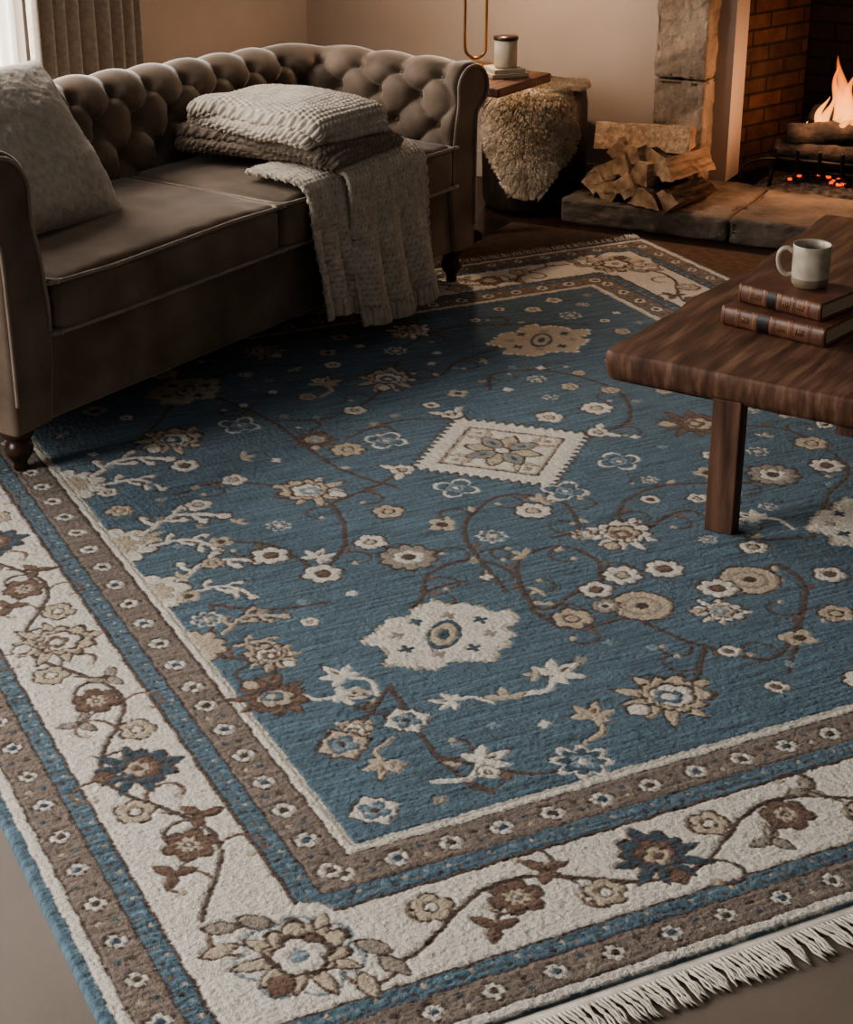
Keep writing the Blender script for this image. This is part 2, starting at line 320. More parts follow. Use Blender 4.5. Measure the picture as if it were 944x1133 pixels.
pl=bpy.data.lights.new('fire_light','POINT');pl.color=(1,.52,.28);pl.energy=9;pl.shadow_soft_size=.1
o=link(bpy.data.objects.new('fire_light',pl));p=FR(.60,.12);o.location=(*p,.42)
# ------------------------------------------------------------------ firewood pile
def wedge(L,R,kind,seed):
    g=np.random.default_rng(seed);k=12
    if kind==0: an=np.linspace(-.75,.75,7)-math.pi/2;sec=[(0,0)]+[(R*math.cos(a),R*math.sin(a)) for a in an]
    elif kind==1: an=np.linspace(0,math.pi,9);sec=[(R*.75*math.cos(a),R*.75*math.sin(a)) for a in an]
    else: sec=[(-R*.5,-R*.35),(R*.5,-R*.4),(R*.45,R*.35),(-R*.1,R*.5)]
    sec=np.array(sec,float)*(1+.08*g.normal(size=(len(sec),2)));sec-=sec.mean(0)
    pts=[];lab=[];n=len(sec)
    for i in range(n):
        a=sec[i];b=sec[(i+1)%n];Ls=np.linalg.norm(b-a);q=max(1,int(Ls/.016));fl=Ls>R*.5
        for j in range(q): pts.append(a+(b-a)*j/q);lab.append(1 if fl else 0)
    pts=np.array(pts);n=len(pts);V=[]
    for i in range(k):
        pp=pts+g.normal(size=(n,2))*.0014;x=-L/2+L*i/(k-1)
        V.append(np.stack([np.full(n,x)+(g.normal(size=n)*.002),pp[:,0]+.005*math.sin(i*.4+seed),pp[:,1]],-1))
    f=[];m=[]
    for i in range(k-1):
        for j in range(n):
            f.append((i*n+j,(i+1)*n+j,(i+1)*n+(j+1)%n,i*n+(j+1)%n));m.append(lab[j])
    f+=[tuple(range(n)),tuple(range((k-1)*n,k*n))[::-1]];m+=[2,2];return np.vstack(V),f,m
mb=MB()
pile=[(.26,.085,0,(-.16,.0,.035),.1,0),(.26,.09,0,(-.085,-.01,.042),.05,3.1),(.25,.09,0,(-.01,-.02,.042),0,.1),(.27,.085,1,(.075,-.01,.036),-.05,0.),(.24,.08,0,(.15,.0,.04),-.05,3.3),
(.25,.08,0,(-.12,.01,.095),.15,3.3),(.26,.085,0,(-.045,.0,.105),0,.2),(.25,.09,2,(.03,.0,.11),.05,.4),(.24,.08,0,(.11,.02,.112),-.15,.3),
(.25,.08,0,(-.08,.02,.150),.1,0.1),(.26,.075,2,(-.005,.02,.160),-.05,.2),(.22,.08,1,(.065,.03,.158),.1,.3)]
for i,(L,R,kd,lc,rz,rx) in enumerate(pile):
    V,f,m=wedge(L,R,kd,i+3);mb.add(place(V,(lc[1]+.02,-lc[0],lc[2]),rz*.6,0,rx),f,m)
V,f,m=wedge(.34,.095,2,50);mb.add(place(V,(-.0,.02,.212),-1.25,-.04,.1),f,m)
mb.out('firewood_pile',[bark,split,endg],None,smooth=False,loc=(.775,6.24,.094),rot=(0,0,math.radians(48)))
# ------------------------------------------------------------------ side table, candle, books, lamp
d1=np.array([math.cos(math.radians(55.5)),math.sin(math.radians(55.5))]);dn=np.array([-d1[1],d1[0]])
st=empty('side_table',(.231,5.83,0),math.radians(55.5))
box('top',(0,0,.52),(.33,.46,.55),walnut,st,.006)
V,f=lathe([(0,.0),(.10,.0),(.10,.012),(.03,.03),(.018,.06),(.018,.48),(.05,.5),(.09,.52)],28)
mesh('pedestal',V,f,darkwood,st,loc=(.10,.24,0))
bs=empty('small_book_stack',(.255,6.05,.551),math.radians(20))
box('book_lower',(-.06,-.05,0),(.07,.06,.014),pages,bs,.002);box('book_upper',(-.05,-.045,.0145),(.06,.055,.028),candm,bs,.002)
V,f=lathe([(0,0),(.034,0),(.038,.004),(.038,.088),(.034,.09),(.034,.07),(0,.07)],32)
cd=empty('candle_jar',(.262,6.055,.580));mesh('jar',V,f,candm,cd);V,f=lathe([(0,.0885),(.041,.0885),(.041,.098),(.0,.1)],32);mesh('lid',V,f,darkwood,cd)
lp=empty('table_lamp',(.165,6.20,.551))
V,f=lathe([(0,0),(.06,0),(.06,.012),(.02,.018),(0,.018)],32);mesh('base',V,f,brass,lp)
mb=MB();q=[(-.036,0,.6)]+[(-.036,0,z) for z in (.4,.2,.08)]+[(-.028,0,.045),(0,0,.03),(.028,0,.045)]+[(.036,0,z) for z in (.08,.2,.4)]+[(.036,0,.6)]
mb.add(*tube(catmull(q,6),.0055,10));mb.out('twin_rods',[brass],lp)
V,f=lathe([(.12,.52),(.11,.64),(.08,.76)],40);sh=mesh('shade',V,f,None,lp)
sm=M('linen_shade',(220,200,170),(230,210,180),.9,50);sh.data.materials.append(sm);sh.modifiers.new('s','SOLIDIFY').thickness=.002
pl=bpy.data.lights.new('lamp_bulb','POINT');pl.color=(1,.74,.52);pl.energy=20;pl.shadow_soft_size=.03
o=link(bpy.data.objects.new('lamp_bulb',pl),lp);o.location=(0,0,.54)
# ------------------------------------------------------------------ stool + sheepskin
stl=empty('round_stool',(.39,6.5,0))
V,f=lathe([(0,0),(.165,0),(.175,.01),(.185,.03),(.19,.2),(.188,.38),(.18,.42),(.155,.438),(0,.442)],48);mesh('drum',V,f,leather,stl)
def sheep():
    Rr=.193;top=.443;ph0=math.radians(-102)
    def pos(a,l):
        if l<Rr-.03: return np.array([math.cos(ph0)*l-math.sin(ph0)*a,math.sin(ph0)*l+math.cos(ph0)*a,top+.004]),np.array([0,0,1.])
        ang=ph0+a/Rr;ll=l-(Rr-.03)
        if ll<.047:
            t=ll/.047*math.pi/2;r=Rr-.03+.03*math.sin(t);z=top-.03+.03*math.cos(t);nn=np.array([math.cos(ang)*math.sin(t),math.sin(ang)*math.sin(t),math.cos(t)])
        else: r=Rr+.006;z=top-.03-(ll-.047);nn=np.array([math.cos(ang),math.sin(ang),.1])
        return np.array([math.cos(ang)*r,math.sin(ang)*r,z]),nn
    def half(l):
        x=(l+.05)/.62
        return .185*max(0,min(1,(1-x)*2.6))**.6*(1+.10*math.sin(l*22))
    nl,na=50,26;G=[]
    for i in range(nl):
        l=-.02+.56*i/(nl-1);h=half(l)
        for j in range(na): p,nn=pos(h*(-1+2*j/(na-1)),l);G.append(p+nn*.004)
    em=empty('sheepskin_throw',(.39,6.5,0))
    mesh('hide',G,gridfaces(nl,na),furm,em)
    ca=np.array([(rng.uniform(-.2,.2),rng.uniform(-.02,.55)) for _ in range(600)])
    VV=[];FF=[];cnt=0
    for i in range(46000):
        l=rng.uniform(-.02,.55);h=half(l);a=rng.uniform(-h,h)*1.02
        p,nn=pos(a,l);k=np.argmin((ca[:,0]-a)**2+(ca[:,1]-l)**2);pc,_=pos(*ca[k])
        L=rng.uniform(.016,.028)
        tang=np.array([0,0,-1.]) if l>.16 else np.array([math.cos(ph0),math.sin(ph0),0])
        tip=p+nn*L*.6+tang*L*.4+(pc-p)*.4+rng.normal(size=3)*.003
        mid=(p+tip)/2+nn*L*.25+rng.normal(size=3)*.0015
        w=rng.normal(size=3);w-=nn*np.dot(w,nn);w/=np.linalg.norm(w)+1e-6;w*=.0009
        VV+= [p-w,p+w,mid-w*.8,mid+w*.8,tip];FF+=[(cnt,cnt+1,cnt+3,cnt+2),(cnt+2,cnt+3,cnt+4)];cnt+=5
    mesh('fleece',VV,FF,furm,em)
sheep()
# ------------------------------------------------------------------ jute rug
jm=M('jute_weave',(92,74,62),(126,103,86),.95,30,(1,6,1),bump=1.,bscale=60,bdist=.006,spec=.1)
fbox('jute_rug',(-.335,-1.65,0),(1.9,-.46,.007),jm,.002)
# ------------------------------------------------------------------ patterned rug
E=math.radians(26.3);P0=(-.1153,2.4327)
X=np.arange(-.497,2.351,.0026);Y=np.concatenate([np.arange(-.48,1.3,.0023),np.arange(1.3,2.821,.004)])
nx,ny=len(X),len(Y);XX,YY=np.meshgrid(X,Y)
def blur(a,k):
    for _ in range(k): a=(a+np.roll(a,1,0)+np.roll(a,-1,0)+np.roll(a,1,1)+np.roll(a,-1,1))/5
    return a/a.std()
nA=blur(rng.normal(size=(ny,nx)),2);nB=blur(rng.normal(size=(ny,nx)),2);nC=blur(rng.normal(size=(ny,nx)),7)
DX=XX+.0012*np.sin(YY*75+np.sin(XX*31)*2)+.0008*nA;DY=YY+.0012*np.sin(XX*82+np.sin(YY*27)*2)+.0008*nB
C=np.zeros((ny,nx,3))
BLUE=np.array(lin((84,106,119)));CRE=np.array(lin((208,201,190)));TAU=np.array(lin((124,111,101)));BRO=np.array(lin((78,61,52)));BEI=np.array(lin((180,165,145)));LBL=np.array(lin((124,140,149)));DBL=np.array(lin((60,80,93)));GRY=np.array(lin((148,138,126)));RUS=np.array(lin((112,88,74)));VIN=np.array(lin((86,69,59)))
C[:]=BLUE
FWd,FHt=1.90,2.42
def paint(fn,x0,x1,y0,y1,col):
    i0,i1=np.searchsorted(X,[x0-.004,x1+.004]);j0,j1=np.searchsorted(Y,[y0-.004,y1+.004])
    if i1<=i0 or j1<=j0: return
    s=(slice(j0,j1),slice(i0,i1));m=fn(DX[s],DY[s]);C[s][m]=col
def qz(v,q): return np.round(v/q)*q
def polar(cx,cy,R,fn,col,rot=0,sx=1,sy=1,q=.003):
    def g(x,y):
        a=qz(x-cx,q);b=qz(y-cy,q);c_,s_=math.cos(rot),math.sin(rot)
        u=(a*c_+b*s_)/sx;w=(-a*s_+b*c_)/sy;return np.hypot(u,w)<R*fn(np.arctan2(w,u))
    m=R*1.5*max(sx,sy);paint(g,cx-m,cx+m,cy-m,cy+m,col)
one=lambda t:np.ones_like(t)
pet=lambda n,k=.3,p=.6:(lambda t:1-k+k*np.abs(np.cos(n*t/2))**p)
def stroke(pts,w,col,taper=False):
    P=np.asarray(pts,float)
    for i in range(len(P)-1):
        a,b=P[i],P[i+1];ww=w*(1-.6*i/len(P)) if taper else w
        d=b-a;L2=d@d+1e-12
        def g(x,y):
            t=np.clip(((x-a[0])*d[0]+(y-a[1])*d[1])/L2,0,1);return np.hypot(x-a[0]-t*d[0],y-a[1]-t*d[1])<ww
        paint(g,min(a[0],b[0])-ww,max(a[0],b[0])+ww,min(a[1],b[1])-ww,max(a[1],b[1])+ww,col)
def leaf_(c,ang,L,w,col,out=None):
    def mk(s):
        def g(x,y):
            a=x-c[0];b=y-c[1];u=a*math.cos(ang)+b*math.sin(ang);v=-a*math.sin(ang)+b*math.cos(ang);t=u/(L*s if s>1 else L)
            return (t>-.5*s)&(t<.5*s)&(np.abs(v)<(w*s)*np.cos(np.clip(t,-.5,.5)*math.pi)**.8)
        return g
    R=L*.7
    if out is not None: paint(mk(1.25),c[0]-R,c[0]+R,c[1]-R,c[1]+R,out)
    paint(mk(1.),c[0]-R,c[0]+R,c[1]-R,c[1]+R,col)
def curl(c,ang,s,R=.04,w=.003,col=None):
    tt=np.linspace(0,1,16);a=ang+s*tt*4.2;st_=R*(1-.55*tt)/5
    pts=[np.array(c,float)]
    for k in range(16): pts.append(pts[-1]+st_[k]*np.array([math.cos(a[k]),math.sin(a[k])]))
    stroke(pts,w,VIN if col is None else col);polar(*pts[-1],w*2.3,one,BEI)
def vine(pts,w=.0052,col=None,leaf=True):
    Q=catmull(pts,10)
    if leaf:
        for i in range(6,len(Q)-4,12):
            t=Q[i+1]-Q[i];t/=np.linalg.norm(t)+1e-9;sgn=1 if (i//12)%2 else -1
            curl(Q[i],math.atan2(t[1],t[0])+sgn*.5,sgn,.06,.0034)
    stroke(Q,w,VIN if col is None else col)
    if leaf:
        for i in range(8,len(Q)-4,13):
            t=Q[i+1]-Q[i];t/=np.linalg.norm(t)+1e-9;sgn=1 if (i//13)%2 else -1;nn=np.array([-t[1],t[0]])*sgn
            leaf_(Q[i]+nn*.014,math.atan2(nn[1]+t[1],nn[0]+t[0]),.032,.008,BEI if i%2 else RUS)
def rosette(cx,cy,R,n=6,c1=CRE,c2=BEI,out=BRO,rot=0.):
    polar(cx,cy,R*1.14,pet(n),out,rot);polar(cx,cy,R*.98,pet(n),c1,rot);polar(cx,cy,R*.42,one,out);polar(cx,cy,R*.30,one,c2)
def diaflower(cx,cy,R,c1=CRE,c2=LBL):
    def g(s): return lambda x,y:(np.abs(qz(x-cx,.004))+np.abs(qz(y-cy,.004))<R*s)|((np.abs(x-cx)<R*s*.62)&(np.abs(y-cy)<R*s*.62))
    paint(g(1.15),cx-R*1.2,cx+R*1.2,cy-R*1.2,cy+R*1.2,BRO);paint(g(1.),cx-R,cx+R,cy-R,cy+R,c1)
    polar(cx,cy,R*.62,pet(4,.5),BLUE,math.pi/4);polar(cx,cy,R*.45,pet(4,.5),c2,math.pi/4);polar(cx,cy,R*.16,one,BRO)
def starf(cx,cy,R,rot=0.,c1=DBL,c2=LBL,o=CRE):
    polar(cx,cy,R*1.1,pet(8,.42,.8),o,rot);polar(cx,cy,R*.85,pet(8,.42,.8),c1,rot);polar(cx,cy,R*.5,pet(4,.5),c2,rot);polar(cx,cy,R*.2,one,CRE)
def palmette(cx,cy,R,rot,c1=BEI,c2=CRE,c3=BRO,c4=BLUE):
    def fan(n,k,b=.3): return lambda t:(1-b+b*np.cos(t))*(1-k+k*np.abs(np.cos(n*t))**.7)
    dx,dy=math.cos(rot),math.sin(rot)
    for s in (-1,1):
        for a,L in ((2.2,.9),(1.5,.75),(2.8,.6)):
            an=rot+s*a;leaf_((cx+math.cos(an)*R*.62,cy+math.sin(an)*R*.62),an,R*L,R*.13,c1,c3)
    polar(cx,cy,R*1.08,fan(5.5,.26),c3,rot,1,.95);polar(cx,cy,R*.95,fan(5.5,.26),c1,rot,1,.95)
    polar(cx,cy,R*.68,fan(3.5,.22),c3,rot);polar(cx,cy,R*.58,fan(3.5,.22),c2,rot)
    polar(cx+dx*R*.05,cy+dy*R*.05,R*.30,pet(4,.35),c4,rot);polar(cx+dx*R*.05,cy+dy*R*.05,R*.14,one,c2)
    leaf_((cx-dx*R*.75,cy-dy*R*.75),rot,R*.5,R*.2,c2,c3)
    leaf_((cx+dx*R*.95,cy+dy*R*.95),rot,R*.4,R*.12,c1,c3)
def bigcloud(cx,cy,R,c1=CRE,rot=.2,c2=BEI):
    fn=lambda t:.88+.07*np.cos(5*t+.6)+.06*np.cos(9*t+1.5)+.03*np.cos(17*t)
    polar(cx,cy,R*1.05,fn,c2,rot,1.05,.85,.011);polar(cx,cy,R*1.0,fn,c1,rot,1.05,.85,.011)
    for k in range(8):
        a=k*2*math.pi/8+.3;px,py=cx+math.cos(a)*R*.60,cy+math.sin(a)*R*.48
        for u,v in ((.016,.005),(.005,.016)):
            paint(lambda x,y:(np.abs(x-px)<u)&(np.abs(y-py)<v),px-u,px+u,py-v,py+v,GRY if k%2 else DBL)
    polar(cx,cy,R*.26,one,DBL,.9,1.5,.8);polar(cx,cy,R*.20,one,BEI,.9,1.5,.8);polar(cx,cy,R*.09,one,DBL,.9,1.5,.8)
def antler(x0,y0,rot,s=1.,c=CRE):
    L_=.19*s;Q=catmull([(x0+L_*t*math.cos(rot+.35*math.sin(t*4)),y0+L_*t*math.sin(rot+.35*math.sin(t*4))) for t in np.linspace(0,1,6)],5)
    br=[]
    for i,sg in ((7,1),(11,-1),(15,1),(19,-1)):
        if i<len(Q)-1:
            t=Q[i+1]-Q[i];a=math.atan2(t[1],t[0])+sg*.95;br.append((Q[i],a,sg))
    for w,col in ((.0105*s,BRO),(.0072*s,c)):
        stroke(Q,w,col)
        for p_,a,sg in br:
            e_=p_+.045*s*np.array([math.cos(a),math.sin(a)]);stroke(catmull([p_,(p_+e_)/2+.006*np.array([-math.sin(a),math.cos(a)])*sg,e_],4),w*.85,col)
            polar(e_[0],e_[1],w*1.7,pet(3,.4),col,a)
        e_=Q[-1];polar(e_[0],e_[1],w*2.3,pet(5,.4),col,rot)
occ=[]
dd=np.maximum.reduce([-DX,(DX-FWd)/.45*.49,-DY,(DY-FHt)/.40*.49])
def band(a,b,col): C[(dd>=a)&(dd<b)]=col
band(0,.026,CRE);band(.004,.008,BEI);band(.022,.028,BRO);band(.026,.104,TAU);band(.1,.104,BRO);band(.104,.142,BLUE);band(.142,.15,BRO)
band(.15,.348,CRE);band(.348,.354,BRO);band(.354,.386,BLUE);band(.386,.39,BRO);band(.39,.452,TAU);band(.452,.456,BRO);band(.456,.476,CRE);band(.476,.6,BLUE)
sides=[(lambda t,d:(t,-d),FWd,0),(lambda t,d:(-d,t),FHt,1),(lambda t,d:(t,FHt+d*.40/.49),FWd,2),(lambda t,d:(FWd+d*.45/.49,t),FHt,3)]
for S,Lg,k in sides:
    for d0,e,st_ in ((.065,.07,.095),(.421,.39,.1)):
        t=-e+.02;i=0
        while t<Lg+e:
            x,y=S(t,d0);s=.021 if d0<.1 else .018
            polar(x,y,s*1.2,pet(4,.45),BRO,0);polar(x,y,s,pet(4,.45),CRE,0);polar(x,y,s*.45,one,DBL if i%2 else BRO)
            x2,y2=S(t+st_/2,d0+.012*(1 if i%2 else -1));polar(x2,y2,.0065,one,BEI if i%2 else BRO)
            x2,y2=S(t+st_/2,d0-.014*(1 if i%2 else -1));polar(x2,y2,.005,one,DBL)
            t+=st_;i+=1
    for d0,e in ((.123,.12),(.37,.36)):
        t=-e;i=0
        while t<Lg+e:
            x,y=S(t,d0+(.006 if i%2 else -.006));polar(x,y,.0052,pet(3,.4),(BEI,TAU,LBL,BRO)[i%4],i,1,1,.002);t+=.019;i+=1
    per=.51;t0=.42 if k in(0,) else .37
    for i_,tq in enumerate(np.arange(t0-per+.06,Lg,.085)):
        dq=.25+.055*math.cos((tq-t0)*2*math.pi/per);sg=1 if i_%2 else -1
        if tq<0: continue
        x,y=S(tq,dq);x2,y2=S(tq+.01,.25+.055*math.cos((tq+.01-t0)*2*math.pi/per))
        curl((x,y),math.atan2(y2-y,x2-x)+sg*.6,sg,.06,.0036,RUS if i_%3 else VIN)
    pts=[S(t,.25+.055*math.cos((t-t0)*2*math.pi/per/1.)) for t in np.arange(-.08,Lg+.08,.04)]
    stroke(catmull(pts,6),.0048,VIN)
    j=0;t=t0-per
    out_ang={0:-math.pi/2,1:math.pi,2:math.pi/2,3:0}[k]
    while t<Lg+.2:
        if t>.05 and t<Lg-.02:
            x,y=S(t,.248)
            if j%2: palmette(x,y,.076,out_ang+math.pi,DBL,RUS,BRO,BEI)
            else: palmette(x,y,.086,out_ang+math.pi,BEI,CRE,BRO,RUS)
        for dt,dd0,typ in ((.125,.205,0),(.19,.29,1),(.255,.24,2),(.33,.195,1),(.385,.29,0)):
            tt=t+dt
            if -.0<tt<Lg+.0:
                x,y=S(tt,dd0)
                if typ==0: rosette(x,y,.034,5,BEI,CRE,BRO,j)
                elif typ==1:
                    for a in (0,2.1,4.2): leaf_((x+.018*math.cos(a+j),y+.018*math.sin(a+j)),a+j,.042,.010,GRY if j%2 else RUS,BRO)
                    xx,yy=S(tt+.03,.25);stroke(catmull([(xx,yy),(x,y)],4),.003,VIN)
                else: rosette(x,y,.042,6,RUS,BEI,BRO,j*.5);starf(x,y,.020,0,BEI,BRO,BEI)
        t+=per;j+=1
for cx,cy,a in ((-.19,-.225,-2.35),(FWd+.2,-.21,-.78),(-.2,FHt+.18,2.35),(FWd+.2,FHt+.18,.78)):
    polar(cx,cy,.13,pet(6,.3),CRE)
    for s in (-1,1):
        Q=catmull([(cx+.04*math.cos(a+s*1.4),cy+.04*math.sin(a+s*1.4)),(cx+.12*math.cos(a+s*1.3),cy+.12*math.sin(a+s*1.3)),(cx+.15*math.cos(a+s*1.7),cy+.15*math.sin(a+s*1.7)),(cx+.12*math.cos(a+s*2.),cy+.12*math.sin(a+s*2.))],8);stroke(Q,.004,RUS)
        for q_,r_ in ((1.35,.12),(1.75,.14),(2.1,.11)): leaf_((cx+r_*math.cos(a+s*q_),cy+r_*math.sin(a+s*q_)),a+s*(q_-.6),.055,.014,BEI if q_<1.5 else GRY,BRO)
    polar(cx,cy,.098,pet(7,.25),LBL,a);polar(cx,cy,.092,pet(7,.25),CRE,a);palmette(cx,cy,.092,a+math.pi,BEI,RUS,BRO,CRE);polar(cx,cy,.050,pet(5,.3),BRO,a);polar(cx,cy,.041,pet(5,.3),CRE,a);polar(cx,cy,.014,one,LBL,a)
Vn=[[(489,738),(544,827),(651,847),(703,749),(660,587),(670,495)],[(847,630),(894,727),(859,820),(758,809),(694,706),(676,579),(783,616)],
[(649,682),(695,952),(775,1062),(885,1115),(980,1028),(942,882),(864,868)],[(670,495),(740,470),(820,464),(864,337),(964,206),(1089,288),(1215,425),(1229,537),(1132,504)],
[(268,435),(194,362),(138,319)],[(268,435),(253,315),(236,154),(267,29)],[(243,167),(346,61),(440,37)],[(495,2052),(573,1795),(599,1453),(678,1264)],
[(1025,789),(1212,857),(1256,674),(1381,613)],[(1215,425),(1097,284),(966,147)],[(886,306),(790,196)],[(573,1795),(720,1750),(900,1850),(1050,2050)],
[(1238,1330),(1400,1400),(1480,1600),(1400,1800),(1250,1850),(1180,1750)],[(1381,613),(1550,780),(1700,900),(1720,1150),(1600,1250)],[(1381,300),(1500,200),(1700,330),(1760,500)],
[(341,927),(450,1050),(500,1250),(400,1340)],[(200,1173),(300,1100),(342,927)],[(180,1750),(300,1900),(459,2092),(650,2200),(800,2150)],[(1100,2150),(1300,2250),(1505,2200),(1700,2100)],[(83,894),(183,822),(300,800)],[(112,620),(22,700),(83,894)],[(112,620),(70,540),(22,464)],
[(900,1850),(969,1933),(1100,1900),(1200,1980),(1357,2034)],[(1009,812),(1100,950),(1250,1000),(1420,930),(1512,923)],[(442,700),(520,760),(600,760)],[(500,1250),(640,1300),(769,1369)],[(200,1450),(330,1480),(492,1338)],[(700,1600),(850,1650),(1016,1597)]]
for v in Vn: vine(np.array(v)/1000.)
def lily(cx,cy,rot,s=1,c=CRE):
    stroke(catmull([(cx-.10*s*math.cos(rot),cy-.10*s*math.sin(rot)),(cx-.05*s*math.cos(rot+.6),cy-.05*s*math.sin(rot+.6)),(cx,cy)],8),.0065*s,c)
    for a,L in ((0,.07),(.8,.06),(-.8,.06),(1.7,.045),(-1.6,.04)):
        leaf_((cx+L*.5*s*math.cos(rot+a),cy+L*.5*s*math.sin(rot+a)),rot+a,L*s,.011*s,c,BRO if a==0 else None)
    leaf_((cx+.03*s*math.cos(rot),cy+.03*s*math.sin(rot)),rot,.03*s,.004*s,RUS)
for a in ((.56,.335,.3,1.1,CRE),(.205,.50,1.9,.9,CRE),(.168,.447,-.6,.8,CRE),(.147,.20,-2.2,.8,BEI),(.293,.126,.2,1.,CRE),(.547,.169,.9,.9,BEI),(.36,1.0,.9,.8,CRE),(.35,.33,2.6,.7,CRE),(.94,1.05,.4,.8,BEI),(1.33,.75,2.,.9,CRE),(.80,1.98,1.,1.,BEI),(1.2,.12,2.2,.9,CRE),(1.6,.35,.4,.9,CRE)): lily(*a)
for y0,s in ((1.62,1.),(1.25,1.),(1.0,.9),(.74,.7)):
    polar(-.01,y0,.10*s,pet(10,.3),BRO);polar(-.01,y0,.092*s,pet(10,.3),CRE if s>.8 else BEI);polar(-.01,y0,.055*s,pet(8,.3),BEI)
    antler(.06,y0+.03,.35,s*1.05,CRE if s>.8 else BEI);antler(.06,y0-.03,-.35,s*.8,CRE if s>.8 else BEI)
m_=(dd>=0)&(dd<.104)&(YY>.5)&(YY<1.9)&(XX<.0)
C[(dd>=0)&(dd<.022)&m_]=CRE;C[(dd>=.004)&(dd<.008)&m_]=BEI;C[(dd>=.022)&(dd<.028)&m_]=BRO
for i in range(14):
    yq=.595+i*.095;
    if yq<1.9:
        x0_=-.065
        paint(lambda x,y:(x<-.028)&(x>-.1),-.104,-.026,yq-.048,yq+.048,TAU)
        polar(x0_,yq,.025,pet(4,.45),BRO,0);polar(x0_,yq,.021,pet(4,.45),CRE,0);polar(x0_,yq,.0085,one,DBL if i%2 else BRO);polar(x0_+.012,yq+.0475,.0065,one,BEI)
bigcloud(.45,.572,.160);bigcloud(1.505,2.04,.155,BEI,.2,CRE);bigcloud(1.54,.62,.15);bigcloud(.45,2.10,.11,BEI,.5,GRY)
occ+=[(.45,.572,.17),(1.505,2.04,.17),(1.54,.62,.16),(.45,2.1,.13)]
mx_,my_=1.008,1.358
def dia(R,teeth=0.):
    def g(x,y):
        a=qz(x-mx_,.003);b=qz(y-my_,.003);s=np.abs(a)+np.abs(b);t=np.abs(a)-np.abs(b)
        return s<R+(teeth*np.abs(((t/.036)%1)-.5)*2 if teeth else 0)
    return g
for R,tth,col in ((.240,.032,BRO),(.228,.028,CRE),(.178,0,BRO),(.171,0,BEI),(.160,0,CRE)): paint(dia(R,tth),mx_-.28,mx_+.28,my_-.28,my_+.28,col)
for k in range(4):
    a=k*math.pi/2;a2=a+math.pi/4
    for s in (-1,1):
        leaf_((mx_+.105*math.cos(a+s*.16),my_+.105*math.sin(a+s*.16)),a+s*.5,.05,.008,BEI,BRO)
    leaf_((mx_+.058*math.cos(a2),my_+.058*math.sin(a2)),a2,.075,.020,BEI,BRO)
    px,py=mx_+.055*math.cos(a),my_+.055*math.sin(a);leaf_((px,py),a,.092,.028,BRO);leaf_((px,py),a,.082,.023,GRY);leaf_((px,py),a,.055,.012,LBL);leaf_((px,py),a,.03,.005,BRO)
    polar(mx_+.128*math.cos(a),my_+.128*math.sin(a),.011,pet(4,.4),GRY,a)
    px,py=mx_+.272*math.cos(a),my_+.272*math.sin(a);rosette(px,py,.03,4,CRE,BEI,BRO,a);
    for s in (-1,1): leaf_((px+.04*math.cos(a+s*.9),py+.04*math.sin(a+s*.9)),a+s*.9,.05,.010,CRE,BRO)
polar(mx_,my_,.024,one,BRO);polar(mx_,my_,.018,pet(6,.3),CRE);occ.append((mx_,my_,.28))
for x,y in ((.866,.503),(1.132,.504)):
    ff=lambda t:1-.05*np.abs(np.cos(8*t));polar(x,y,.070,ff,BRO);polar(x,y,.064,ff,BEI);polar(x,y,.042,pet(8,.15),GRY);polar(x,y,.034,pet(8,.15),BEI);polar(x,y,.015,one,BRO);occ.append((x,y,.08))
for x,y,r in ((.539,.918,.062),(1.512,.94,.062),(.8,.535,.03)): rosette(x,y,r,10,GRY,BEI,BRO);polar(x,y,r*.55,pet(6,.3),CRE);polar(x,y,r*.25,one,BRO);occ.append((x,y,r+.01))
for i,(x,y,r,a) in enumerate(((.708,.170,.095,.2),(1.009,.812,.085,.7),(.492,1.338,.085,2.4),(.055,.50,.075,-1.2),(.112,.640,.06,2.),(.992,.414,.06,-.5),(.969,1.94,.085,1.),(1.528,1.30,.09,-.4),(.934,.85,.03,0),(1.75,.3,.08,2.),(1.65,1.75,.085,2.4),(.62,1.62,.06,1.2),(.30,1.78,.09,.6),(1.2,2.28,.07,.4),(.75,2.3,.07,2),(1.35,.12,.07,.4),(.138,.319,.045,.4))):
    palmette(x,y,r,a,(BEI,CRE,BEI,RUS)[i%4],(CRE,BEI,CRE,BEI)[i%4],BRO,(BLUE,RUS,LBL)[i%3]);occ.append((x,y,r+.03))
sw=[(602,1153),(342,927),(1365,1504),(278,1612),(1717,1060),(1662,928),(1223,1502),(779,1544),(1228,1173),(801,1203),(69,73),(242,310),(105,285),(1020,1077),(899,1012),(821,606),(711,518),(1001,626),(498,1024),(277,1057),(670,1532),(489,1802),(440,2250),(1050,500),(1200,300),(1080,60),(905,640),(1300,450)]
for i,(x,y) in enumerate(sw):
    x/=1000;y/=1000
    if i in (7,9,8,13,21): 
        polar(x,y,.058,pet(4,.5,.9),CRE,math.pi/4*(i%2));polar(x,y,.048,pet(4,.5,.9),BLUE,math.pi/4*(i%2));rosette(x,y,.026,4,LBL,CRE,DBL)
    elif i in (10,11,12): diaflower(x,y,.045 if i!=12 else .050,CRE if i!=12 else BEI)
    else: rosette(x,y,.043 if i%3 else .037,(5,6,8)[i%3],CRE if i%4 else BEI,RUS if i%2 else BEI,BRO,i)
    occ.append((x,y,.052))
starf(.455,.05,.052,.3);occ.append((.455,.05,.06))
g=np.random.default_rng(3);cnt=0
